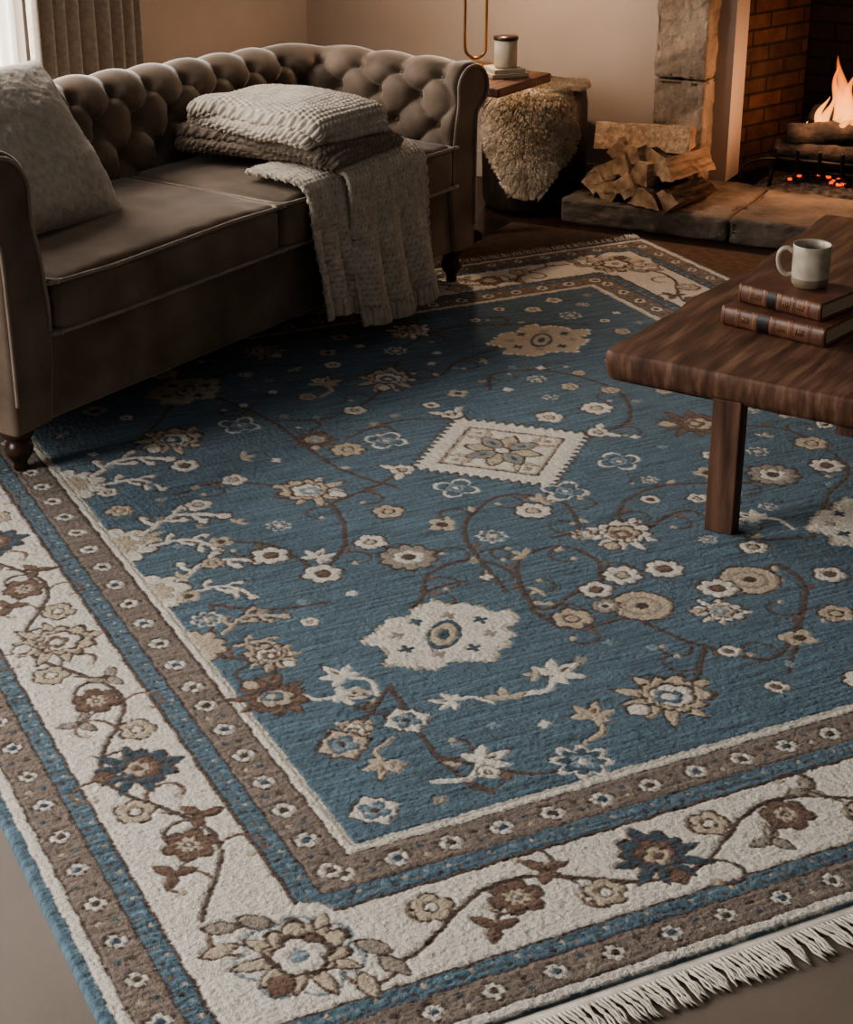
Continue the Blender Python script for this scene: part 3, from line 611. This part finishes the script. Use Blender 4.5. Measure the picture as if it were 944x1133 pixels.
for _ in range(5000):
    x=g.uniform(.05,1.85);y=g.uniform(.05,2.37);r=g.choice([.014,.020,.026,.032],p=[.2,.25,.3,.25])
    if all((x-a)**2+(y-b)**2>(c+r+.045)**2 for a,b,c in occ):
        k=cnt%6;cnt+=1
        if r<.015: polar(x,y,r,pet(4,.45),(CRE,GRY,LBL)[cnt%3],cnt);
        elif k in(0,3): rosette(x,y,r,5,CRE if k else BEI,BEI,BRO,cnt)
        elif k==1: polar(x,y,r*1.1,pet(4,.5),BEI,cnt);polar(x,y,r*.4,one,BRO)
        elif k==2:
            for a in (0,1.2,-1.2): leaf_((x+r*.7*math.cos(a+cnt),y+r*.7*math.sin(a+cnt)),a+cnt,r*1.5,r*.3,BEI if cnt%2 else RUS)
        elif k==4: starf(x,y,r,cnt,BLUE,BEI,CRE)
        else: rosette(x,y,r*.9,4,CRE,RUS,BRO,cnt)
        occ.append((x,y,r))
dC=np.zeros((ny,nx));dC[:,1:]+=np.abs(np.diff(C,axis=1)).sum(2);dC[1:]+=np.abs(np.diff(C,axis=0)).sum(2)
Z=.013+rng.normal(size=(ny,nx))*.0006+nC*.0002+nA*.0003-.0014*np.clip(dC*2,0,1)
e_=np.minimum.reduce([XX-X[0],X[-1]-XX,YY-Y[0],Y[-1]-YY]);Z*=np.clip(.25+e_/.008,0,1)**.5
Z[0]=Z[-1]=.0005;Z[:,0]=Z[:,-1]=.0005
Cb=C.copy();Cb[1:-1,1:-1]=.56*C[1:-1,1:-1]+.11*(C[:-2,1:-1]+C[2:,1:-1]+C[1:-1,:-2]+C[1:-1,2:]);C=Cb
C=C*np.clip(1+rng.normal(size=(ny,nx,1))*.07+nC[...,None]*.02+nB[...,None]*.03,.5,1.5)
co_=np.stack([XX,YY,Z],-1).astype(np.float32)
fc=gridfaces(ny,nx)[:,::-1].astype(np.int32)
me=bpy.data.meshes.new('pile');me.vertices.add(nx*ny);me.vertices.foreach_set('co',co_.ravel())
me.loops.add(fc.size);me.loops.foreach_set('vertex_index',fc.ravel());me.polygons.add(len(fc))
me.polygons.foreach_set('loop_start',np.arange(len(fc),dtype=np.int32)*4)
me.polygons.foreach_set('use_smooth',np.ones(len(fc),bool));me.update(calc_edges=True);me.validate()
at=me.color_attributes.new('wool_dye','FLOAT_COLOR','POINT');at.data.foreach_set('color',np.concatenate([C,np.ones((ny,nx,1))],-1).astype(np.float32).ravel())
rm=bpy.data.materials.new('hand_knotted_wool');rm.use_nodes=True;N=rm.node_tree.nodes;L=rm.node_tree.links;b=N['Principled BSDF']
b.inputs['Roughness'].default_value=.95;b.inputs['Specular IOR Level'].default_value=.05;b.inputs['Sheen Weight'].default_value=.15;b.inputs['Sheen Roughness'].default_value=.6
an=N.new('ShaderNodeAttribute');an.attribute_name='wool_dye';tc=N.new('ShaderNodeTexCoord')
mp=N.new('ShaderNodeMapping');mp.inputs['Scale'].default_value=(4.5,75,1);L.new(tc.outputs['Object'],mp.inputs[0])
nz=N.new('ShaderNodeTexNoise');nz.inputs['Scale'].default_value=1.6;nz.inputs['Detail'].default_value=6;L.new(mp.outputs[0],nz.inputs['Vector'])
mr=N.new('ShaderNodeMapRange');mr.inputs['From Min'].default_value=.3;mr.inputs['From Max'].default_value=.7;mr.inputs['To Min'].default_value=.5;mr.inputs['To Max'].default_value=1.4;L.new(nz.outputs[0],mr.inputs[0])
sc_=N.new('ShaderNodeSeparateColor');L.new(an.outputs['Color'],sc_.inputs[0])
lf=N.new('ShaderNodeMapRange');lf.inputs['From Min'].default_value=.12;lf.inputs['From Max'].default_value=.35;lf.inputs['To Min'].default_value=1.;lf.inputs['To Max'].default_value=.12;L.new(sc_.outputs[0],lf.inputs[0])
mx=N.new('ShaderNodeMix');mx.data_type='RGBA';mx.blend_type='MULTIPLY';L.new(lf.outputs[0],mx.inputs[0]);L.new(an.outputs['Color'],mx.inputs[6]);L.new(mr.outputs[0],mx.inputs[7]);L.new(mx.outputs[2],b.inputs['Base Color'])
n2=N.new('ShaderNodeTexNoise');n2.inputs['Scale'].default_value=420;n2.inputs['Detail'].default_value=3;L.new(tc.outputs['Object'],n2.inputs['Vector'])
bp=N.new('ShaderNodeBump');bp.inputs['Strength'].default_value=.7;bp.inputs['Distance'].default_value=.003;L.new(n2.outputs[0],bp.inputs['Height']);L.new(bp.outputs[0],b.inputs['Normal'])
me.materials.append(rm)
rug=empty('patterned_area_rug',(P0[0],P0[1],0.),E);link(bpy.data.objects.new('pile',me),rug)
def fringe(name,yb,sg):
    mb=MB();x=X[0]+.004
    v,f=boxm(X[-1]-X[0],.022,.006,((X[0]+X[-1])/2,yb+sg*.009,.003));mb.add(v,f)
    while x<X[-1]-.003:
        L_=rng.uniform(.060,.074);sl=rng.normal()*.008+.006
        for s in range(2):
            o=.0022*(s*2-1);pts=[]
            for i in range(7):
                t=i/6;pts.append((x+sl*t+o*math.cos(t*9+s)+o*t+rng.normal()*.0006,yb+sg*(.014+L_*t),.0035+.003*math.sin(t*3.1)*(1-t)+.0012*math.sin(t*9+3*s)+.0006))
            mb.add(*tube(pts,np.array([.0022,.0024,.0022,.0022,.0021,.0020,.0013]),5))
        x+=.0078
    mb.out(name,[fringem],rug)
fringe('fringe_near',Y[0],-1);fringe('fringe_far',Y[-1],1)
# ------------------------------------------------------------------ sofa
F1=np.array([-.955,3.90]);so=F1-.02*d1
sofa=empty('chesterfield_sofa',(so[0],so[1],0),math.radians(55.5))
SL=2.0;XI=.165;YB=.52;rc=.06
path=[];nrm=[]
def seg(a,b,nr,ds=.006):
    a=np.array(a,float);b=np.array(b,float);k=max(2,int(np.linalg.norm(b-a)/ds))
    for i in range(k): path.append(a+(b-a)*i/k);nrm.append(np.array(nr,float))
seg((XI,0),(XI,YB-rc),(-1,0))
for i in range(24):
    a=math.pi-(math.pi/2)*i/24;nrm.append(np.array([math.cos(a),math.sin(a)]));path.append(np.array([XI+rc,YB-rc])+rc*nrm[-1])
seg((XI+rc,YB),(SL-XI-rc,YB),(0,1))
for i in range(24):
    a=math.pi/2-(math.pi/2)*i/24;nrm.append(np.array([math.cos(a),math.sin(a)]));path.append(np.array([SL-XI-rc,YB-rc])+rc*nrm[-1])
seg((SL-XI,YB-rc),(SL-XI,0),(1,0));path.append(np.array([SL-XI,0.]));nrm.append(np.array([1.,0]))
path=np.array(path);nrm=np.array(nrm)
mid=path+nrm*.07;s_=np.concatenate([[0],np.cumsum(np.linalg.norm(np.diff(mid,axis=0),axis=1))])
cz,cr,cx0=.650,.092,.118
pr=[(.02,.13),(.0,.30),(0,.42),(.012,.52),(.03,.60)]
for a in np.linspace(170,-62,26): pr.append((cx0+cr*math.cos(math.radians(a)),cz+cr*math.sin(math.radians(a))))
pr+=[(.148,.56),(.145,.50),(.143,.35),(.143,.125)]
pr=np.array(pr);al=np.concatenate([[0],np.cumsum(np.linalg.norm(np.diff(pr,axis=0),axis=1))])
K=190;h=np.linspace(0,al[-1],K);po=np.interp(h,al,pr[:,0]);pz=np.interp(h,al,pr[:,1])
for _ in range(3): po[1:-1]=(po[:-2]+2*po[1:-1]+po[2:])/4;pz[1:-1]=(pz[:-2]+2*pz[1:-1]+pz[2:])/4
BX=path[:,None,0]+nrm[:,None,0]*po[None];BY=path[:,None,1]+nrm[:,None,1]*po[None];BZ=np.repeat(pz[None],len(path),0)
G=np.stack([BX,BY,BZ],-1)
gu=np.gradient(G,axis=0);gv=np.gradient(G,axis=1);Nn=np.cross(gu,gv);Nn/=np.linalg.norm(Nn,axis=-1)[...,None]+1e-9
if (Nn[10,20]*np.array([1,0,0])).sum()<0: Nn=-Nn
S2,H2=np.meshgrid(s_,h,indexing='ij')
hb=al[2]+.015;col=.15;tot=s_[-1];ncol=round(tot/col);col=tot/ncol;row=.092
u=S2/col;w=(H2-hb)/row
p=u+w/2;q=u-w/2
puff=(np.abs(np.sin(np.pi*p))*np.abs(np.sin(np.pi*q)))**.5
wtop=3.0
ple=np.abs(np.cos(np.pi*u))**1.
topz=np.clip((w-wtop)/2.4,0,1)
disp=np.where(w<=wtop,.027*(puff-.55),.027*(ple-.55)*(1-topz)**1.3)
lowz=np.clip(-w/1.0,0,1);disp=np.where(w<0,(.027*(np.abs(np.sin(np.pi*u))**1.-.55)*(1-lowz)),disp)
btn=[]
for iw in range(0,4):
    for iu in range(0,ncol+1):
        uu=iu+(.5 if iw%2 else 0);sb=uu*col
        if sb<.05 or sb>tot-.05: continue
        hh=hb+iw*row;dsq=((S2-sb)**2+(H2-hh)**2);disp-=.026*np.exp(-dsq/(.021**2));btn.append((sb,hh))
ef=np.clip(np.minimum(s_,tot-s_)/.035,0,1)[:,None];disp*=ef
endr=np.minimum(s_,tot-s_)[:,None];disp-=.010*(1-np.clip(endr/.012,0,1)**.5)*np.ones_like(H2)
G=G+Nn*disp[...,None]
def shear(V):
    V=np.array(V,float);k=.17;zz=V[...,2];V[...,2]=zz+np.clip(zz-.46,0,None)*k*(1-V[...,0]/1.0);return V
G=shear(G)
npth=len(path);V=G.reshape(-1,3);Fc=list(map(tuple,gridfaces(npth,K)))
Fc+= [tuple(range(K)),tuple(range((npth-1)*K,npth*K))[::-1]]
o=mesh('tufted_back_and_arms',V,Fc,velvet,sofa)
me=o.data;fl=[True]*(len(me.polygons)-2)+[False,False];me.polygons.foreach_set('use_smooth',fl)
mb=MB()
for sb,hh in btn:
    i=int(np.argmin(np.abs(s_-sb)));j=int(np.argmin(np.abs(h-hh)));c=G[i,j];nn=Nn[i,j]
    V,f=lathe([(0,-.004),(.011,-.002),(.0125,.001),(.010,.005),(.005,.0068),(0,.0075)],12)
    qv=Vector((0,0,1)).rotation_difference(Vector(nn)).to_matrix();V=V@np.array(qv).T+c+nn*.001;mb.add(V,f)
mb.out('tuft_buttons',[velvet],sofa)
mb=MB()
for e in (0,npth-1):
    loop=G[e].copy();loop[:,1]-=.002
    mb.add(*tube(loop[30:-10:1],.0045,8))
mb.out('arm_piping',[piping_m],sofa)
o=box('front_rail',(.12,.012,.125),(SL-.12,.06,.335),velvet,sofa,.014)
box('seat_deck',(.12,.04,.14),(SL-.12,.6,.33),velvet,sofa)
box('back_panel',(.1,.6,.125),(SL-.1,.655,.6),velvet,sofa,.01)
for i,(x0,x1) in enumerate(((XI+.005,.998),(1.002,SL-XI-.005))):
    w_,d_,h_=x1-x0,.56,.135;cx=(x0+x1)/2;cy=-.018+d_/2;czz=.335+h_/2
    Vc,Fq=rbox(w_,d_,h_,.028,50,.022,.012)
    Vc[:,2]+=.004*snoise(Vc[:,0]*14,Vc[:,1]*14,i)*(Vc[:,2]>0)+.0015*np.sin(Vc[:,0]*60+3*np.sin(Vc[:,1]*20))*np.exp(-((Vc[:,1]+d_/2)/.06)**2)*(Vc[:,2]>0)
    o=mesh('seat_cushion_%d'%i,Vc,Fq,velvet,sofa,loc=(cx,cy,czz));weld(o)
    mb=MB()
    for zz in (h_/2-.006,-h_/2+.008):
        r=.03;L2,W2_=w_/2-.003,d_/2-.003;pp=[]
        for (sx_,sy_,a0) in ((1,-1,-90),(1,1,0),(-1,1,90),(-1,-1,180)):
            for k in range(7):
                a=math.radians(a0+90*k/6);pp.append((sx_*(L2-r)+r*math.cos(a),sy_*(W2_-r)+r*math.sin(a),zz))
        pp=catmull(pp,4,True);g_=(1-np.clip(pp[:,0]/(w_/2),-1,1)**2)**.5
        pp[:,1]-=np.where(pp[:,1]<-W2_*.8,.004*g_,0);pp[:,2]+=.004*np.sin(pp[:,0]*9)*(1 if zz>0 else .3)
        mb.add(*tube(pp,.0054,8,True))
    mb.out('cushion_piping_%d'%i,[piping_m],sofa,loc=(cx,cy,czz))
foot=[(0,0),(.014,0),(.018,.006),(.016,.02),(.020,.03),(.030,.045),(.034,.062),(.030,.08),(.022,.088),(.034,.095),(.038,.105),(.036,.128),(0,.13)]
for i,(x,y) in enumerate(((.075,.055),(SL-.075,.055),(.075,.62),(SL-.075,.62))):
    V,f=lathe(foot,28);zo=.0135 if y<.1 else 0.;V[:,2]=V[:,2]*((.13-zo)/.13)+zo;mesh('turned_foot_%d'%i,V,f,darkwood,sofa,loc=(x,y,0))
def pillow():
    n=90;a=np.linspace(-1,1,n);U,W=np.meshgrid(a,a,indexing='ij');Sz=.235
    th=.085*(np.clip(1-U**4,0,1)*np.clip(1-W**4,0,1))**.55
    px=U*Sz*(1-.06*(1-W**2));py=W*Sz*(1-.06*(1-U**2));b=.0008*rng.normal(size=(n,n))
    wr=.006*snoise(U*5,W*5,8)
    top=np.stack([px,py,th+b+wr],-1).reshape(-1,3);bot=np.stack([px,py,-th+b],-1).reshape(-1,3)
    f=gridfaces(n,n);V=np.vstack([top,bot]);F=np.vstack([f,f[:,::-1]+n*n])
    pl_=empty('throw_pillow',(0,0,0));o=mesh('cover',V,F,pillm,pl_);weld(o,1e-5)
    c=so+.455*d1+.375*dn
    pl_.location=(c[0],c[1],.665);pl_.rotation_mode='QUATERNION'
    nrmv=Vector((*( -dn*.78+d1*.10),.58)).normalized();xa=Vector((*d1,0));xa=(xa-nrmv*xa.dot(nrmv)).normalized();ya=nrmv.cross(xa)
    Mx=Matrix((xa,ya,nrmv)).transposed();pl_.rotation_quaternion=Mx.to_quaternion()
pillow()
def knit_h(U,W,stitch=.0135):
    return np.abs(np.sin(np.pi*U/stitch))**.7*np.abs(np.sin(np.pi*(W/stitch+.5*(np.floor(U/stitch)%2))))**.7
def knit_sheet(name,P,Lu,Lv,mat,parent,th=.012,stitch=.0135,amp=.0028,rib=0):
    nu,nv,_=P.shape;uu=np.linspace(0,Lu,nu);vv=np.linspace(0,Lv,nv);U,W=np.meshgrid(uu,vv,indexing='ij')
    gu=np.gradient(P,axis=0);gv=np.gradient(P,axis=1);Nr=np.cross(gu,gv);Nr/=np.linalg.norm(Nr,axis=-1)[...,None]+1e-9
    st=knit_h(U,W,stitch)
    if rib: st=np.where(U>Lu-.05,np.abs(np.sin(np.pi*W/stitch)),st)
    P=P+Nr*(amp*st)[...,None]
    o=mesh(name,P.reshape(-1,3),gridfaces(nu,nv),mat,parent)
    m=o.modifiers.new('thick','SOLIDIFY');m.thickness=th;m.offset=-1;return o
def layer(name,w,d,h,mat,parent,z0,seed,ang,off=(0,0),droop=.0):
    Vb,Fb=rbox(w,d,h,h*.49,150,0.,0.)
    x,y,z=Vb[:,0].copy(),Vb[:,1].copy(),Vb[:,2].copy()
    g=np.stack([x,y,z],-1);core=np.stack([np.clip(x,-w/2+h/2,w/2-h/2),np.clip(y,-d/2+h/2,d/2-h/2),np.zeros_like(z)],-1)
    nn=g-core;nn/=np.linalg.norm(nn,axis=1)[:,None]+1e-9
    g+=nn*(.0068*knit_h(x+z*.9,y+z*.9,.0185))[:,None]
    g[:,2]+=.006*snoise(x*10,y*10,seed)+.0035*snoise(x*25,y*25,seed+2)
    g[:,0]+=.012*snoise(y*8,z*20,seed+1)*np.abs(x)/(w/2);g[:,1]+=.014*snoise(x*7,z*20,seed+3)*np.abs(y)/(d/2)
    ex=np.clip(np.abs(x)/(w/2),0,1);g[:,2]-=droop*ex**5+droop*.8*np.clip(np.abs(y)/(d/2),0,1)**7
    c,s=math.cos(ang),math.sin(ang)
    P=np.stack([g[:,0]*c-g[:,1]*s+off[0],g[:,0]*s+g[:,1]*c+off[1],g[:,2]+z0+h/2],-1)
    o=mesh(name,P,Fb,mat,parent);weld(o,2e-5);return o
def sofaloc(x,y,z): q=so+x*d1+y*dn;return (q[0],q[1],z)
kb=empty('folded_knit_blankets',sofaloc(1.36,.245,.526),math.radians(145.5))
layer('taupe_fold_lower',.55,.35,.034,knit_b,kb,.000,3,.07,(0,0),.006)
layer('taupe_fold_upper',.53,.34,.034,knit_b,kb,.029,5,.0,(.008,.0),.012)
layer('cream_fold_lower',.49,.33,.038,knit_a,kb,.060,9,-.10,(.0,.005),.010)
layer('cream_fold_upper',.49,.335,.042,knit_a,kb,.094,12,-.02,(.0,.0),.020)
th_=empty('knit_throw',(so[0],so[1],0),math.radians(55.5))
def drape(name,x0,x1,yback,zend,seed,lift=0,flare=.0,mat=knit_c):
    zt=.506+lift;cl=[(yback,zt),(.14,zt+.002),(.06,zt),(.0,zt-.006),(-.032-lift,zt-.03),(-.046-lift,zt-.09),(-.050-lift,.30),(-.055-lift-flare*.5,.2),(-.065-lift-flare,zend)]
    cl=catmull(cl,12);al=np.concatenate([[0],np.cumsum(np.linalg.norm(np.diff(cl,axis=0),axis=1))])
    nu=int(al[-1]/.003);s=np.linspace(0,al[-1],nu);y=np.interp(s,al,cl[:,0]);z=np.interp(s,al,cl[:,1])
    nv=int((x1-x0)/.003);x=np.linspace(0,1,nv);Sx,Xx=np.meshgrid(s,x,indexing='ij')
    Yg=np.repeat(y[:,None],nv,1);Zg=np.repeat(z[:,None],nv,1);hang=np.clip((.50-Zg)/.25,0,1)
    fold=.022*np.sin(Xx*2*math.pi*1.6+seed+Zg*2)*hang+.003*snoise(Xx*8,Sx*10,seed)
    XX_=x0+(x1-x0)*Xx+ .01*hang*(Xx-.5)+.008*np.sin(Zg*9+seed)*hang
    P=np.stack([XX_,Yg-np.abs(fold)*1.3*hang,Zg+ .004*snoise(Xx*6,Sx*8,seed+1)*(1-hang)+.010*np.sin(Xx*5+seed)*hang**3],-1)
    knit_sheet(name,P[:, ::-1],al[-1],x1-x0,mat,th_,th=.012,stitch=.016,amp=.0055,rib=1)
drape('throw_under_panel',1.09,1.33,.19,.125,1.,0)
drape('throw_over_panel',1.24,1.61,.24,.075,2.4,.018,.012)
# ------------------------------------------------------------------ coffee table
TA=math.radians(58.5);ta=np.array([.393,3.766]);tb=empty('live_edge_coffee_table',(ta[0],ta[1],0),TA)
Lt,Wt=1.36,.92;k=160
xs=np.linspace(0,Lt,k)
left=np.stack([xs,.014*np.sin(xs*5+.5)+.007*np.sin(xs*13+1)+.003*np.sin(xs*31)-.014],-1)
right=np.stack([xs[::-1],-Wt+.014*np.sin(xs[::-1]*6)+.006*np.sin(xs[::-1]*15)],-1)
ks=60;near=np.stack([.006*np.sin(np.linspace(0,9,ks)),np.linspace(-Wt+.01,-.016,ks)],-1);far=np.stack([Lt+.006*np.sin(np.linspace(0,8,ks)),np.linspace(-.016,-Wt+.01,ks)],-1)
out=np.vstack([near,left[1:-1],far,right[1:-1]])
cen=out.mean(0);rings=[]
def offs(o_,d):
    T=np.roll(o_,-1,0)-np.roll(o_,1,0);T/=np.linalg.norm(T,axis=1)[:,None];Nn_=np.stack([T[:,1],-T[:,0]],-1)
    sgn=1 if ((cen-o_)*Nn_).sum()>0 else -1;return o_+Nn_*sgn*d
for d,z_ in ((.024,.314),(.013,.317),(.005,.332),(.0,.356),(.0,.376),(.002,.383),(.005,.385)): 
    r=offs(out,d+(.003*snoise(np.arange(len(out))*.12,np.full(len(out),z_*60.),4) if .0<=d<.02 and z_<.38 else 0*out[:,0])[:,None]);rings.append(np.column_stack([r,np.full(len(r),z_)]))
V=np.vstack(rings);n=len(out);Fq=list(map(tuple,gridfaces(len(rings),n,False,True)));Fq+=[tuple(range(n)),tuple(range((len(rings)-1)*n,len(rings)*n))[::-1]]
o=mesh('slab_top',V,Fq,walnut,tb)
import bmesh as _b
bm=_b.new();bm.from_mesh(o.data);_b.ops.recalc_face_normals(bm,faces=bm.faces);bm.to_mesh(o.data);bm.free()
for fpoly in o.data.polygons:
    if len(fpoly.vertices)>10: fpoly.use_smooth=False
for i,(x,y) in enumerate(((.0,-.258),(.0,-.76),(1.25,-.258),(1.25,-.76))):
    box('leg_%d'%i,(x+.004,y-.066,.0135),(x+.046,y,.325),walnut2,tb,.003)
box('stretcher',(.05,-.58,.28),(1.26,-.52,.32),walnut2,tb)
def book(name,loc,ang,L_,W_,H_,labels):
    e=empty(name,loc,ang);o=box('page_block',(.006,.006,.004),(L_-.006,W_-.006,H_-.004),pages,e)
    box('cover_lower',(0,.003,0),(L_,W_,.0045),bookl,e,.0015);box('cover_upper',(0,.003,H_-.0045),(L_,W_,H_),bookl,e,.0015)
    k=12;an=np.linspace(-math.pi/2,math.pi/2,k);xs=np.linspace(0,L_,60);mb=MB()
    V=[]
    for x in xs:
        rib=0
        for rx in (.16,.33,.5,.67,.84): rib+=.0028*math.exp(-((x-rx*L_)/.0035)**2)
        for a in an: V.append((x,.004-(.008+rib)*math.cos(a),H_/2+(H_/2+rib*.2)*math.sin(a)))
    f=list(map(tuple,gridfaces(60,k)));f+=[tuple(range(k)),tuple(range(59*k,60*k))[::-1]];mb.add(V,f);mb.out('spine',[bookl],e)
    mb=MB()
    for rx in (.03,.145,.175,.315,.345,.485,.515,.655,.685,.825,.855,.97):
        x=rx*L_;mb.add(*tube([(x,.004-.0086*math.cos(a),H_/2+(H_/2+.0004)*math.sin(a)) for a in an],.0008,5))
    for rx in (.24,.59,.76):
        for q in range(4): mb.add(*tube([(rx*L_-.008+q*.005,-.005,H_*.35),(rx*L_-.006+q*.005,-.0052,H_*.65)],.0008,4))
    mb.out('gold_tooling',[gold],e)
    x0=.355*L_;V=[];
    for x in (x0,x0+.11*L_):
        for a in np.linspace(-1.1,1.1,8): V.append((x,.004-.0088*math.cos(a),H_/2+(H_/2+.0006)*math.sin(a)))
    if labels: mesh('label',V,gridfaces(2,8),bookd,e)
book('leather_book',(.676,3.953,.386),math.radians(-40),.265,.19,.044,1)
book('leather_book',(.717,3.981,.431),math.radians(-44),.22,.155,.042,1)
mg=empty('coffee_mug',(.872,3.962,.4735))
V,f=lathe([(0,.003),(.026,.003),(.030,0),(.036,.002),(.041,.010),(.0425,.03),(.0425,.080),(.0435,.096),(.0425,.0985),(.0400,.096),(.0385,.08),(.0385,.014),(.03,.009),(0,.009)],48)
mesh('body',V,f,mugm,mg)
V,f=lathe([(.0362,.002),(.0413,.010),(.0429,.022),(.0425,.023)],48);mesh('clay_foot_band',V,f,mugb,mg)
cofm=M('black_coffee',(26,14,8),(34,18,10),.1,5);V,f=lathe([(.0386,.078),(0,.0782)],40);mesh('coffee',V,f,cofm,mg)
a=math.radians(168);hp=[(.041,.078),(.055,.086),(.070,.078),(.074,.058),(.068,.036),(.054,.024),(.040,.026)]
hp=catmull([(r*math.cos(a),r*math.sin(a),z) for r,z in hp],8);mb=MB();mb.add(*tube(hp,.0052,10));mb.out('handle',[mugm],mg)
# ------------------------------------------------------------------ light
w=bpy.data.worlds.new('world');SC.world=w;w.use_nodes=True;bg=w.node_tree.nodes['Background'];bg.inputs[0].default_value=(.92,.87,.82,1);bg.inputs[1].default_value=.15
def area(name,loc,to,sx_,sy_,e,col):
    l=bpy.data.lights.new(name,'AREA');l.shape='RECTANGLE';l.size=sx_;l.size_y=sy_;l.energy=e;l.color=col
    o=link(bpy.data.objects.new(name,l));o.location=loc;o.rotation_euler=(Vector(to)-Vector(loc)).to_track_quat('-Z','Y').to_euler();return o
p=LW(CW-.40,-2.3);q=LW(0,-2.3);area('daylight_window_1',(*p,1.5),(*q,.9),1.7,2.0,220,(1,.95,.89))
p=LW(CW-.45,-6.0);q=LW(0.3,-4.9);area('daylight_window_2',(*p,1.6),(*q,.0),2.0,2.0,280,(1,.96,.91))
SC.view_settings.look='AgX - Medium High Contrast'
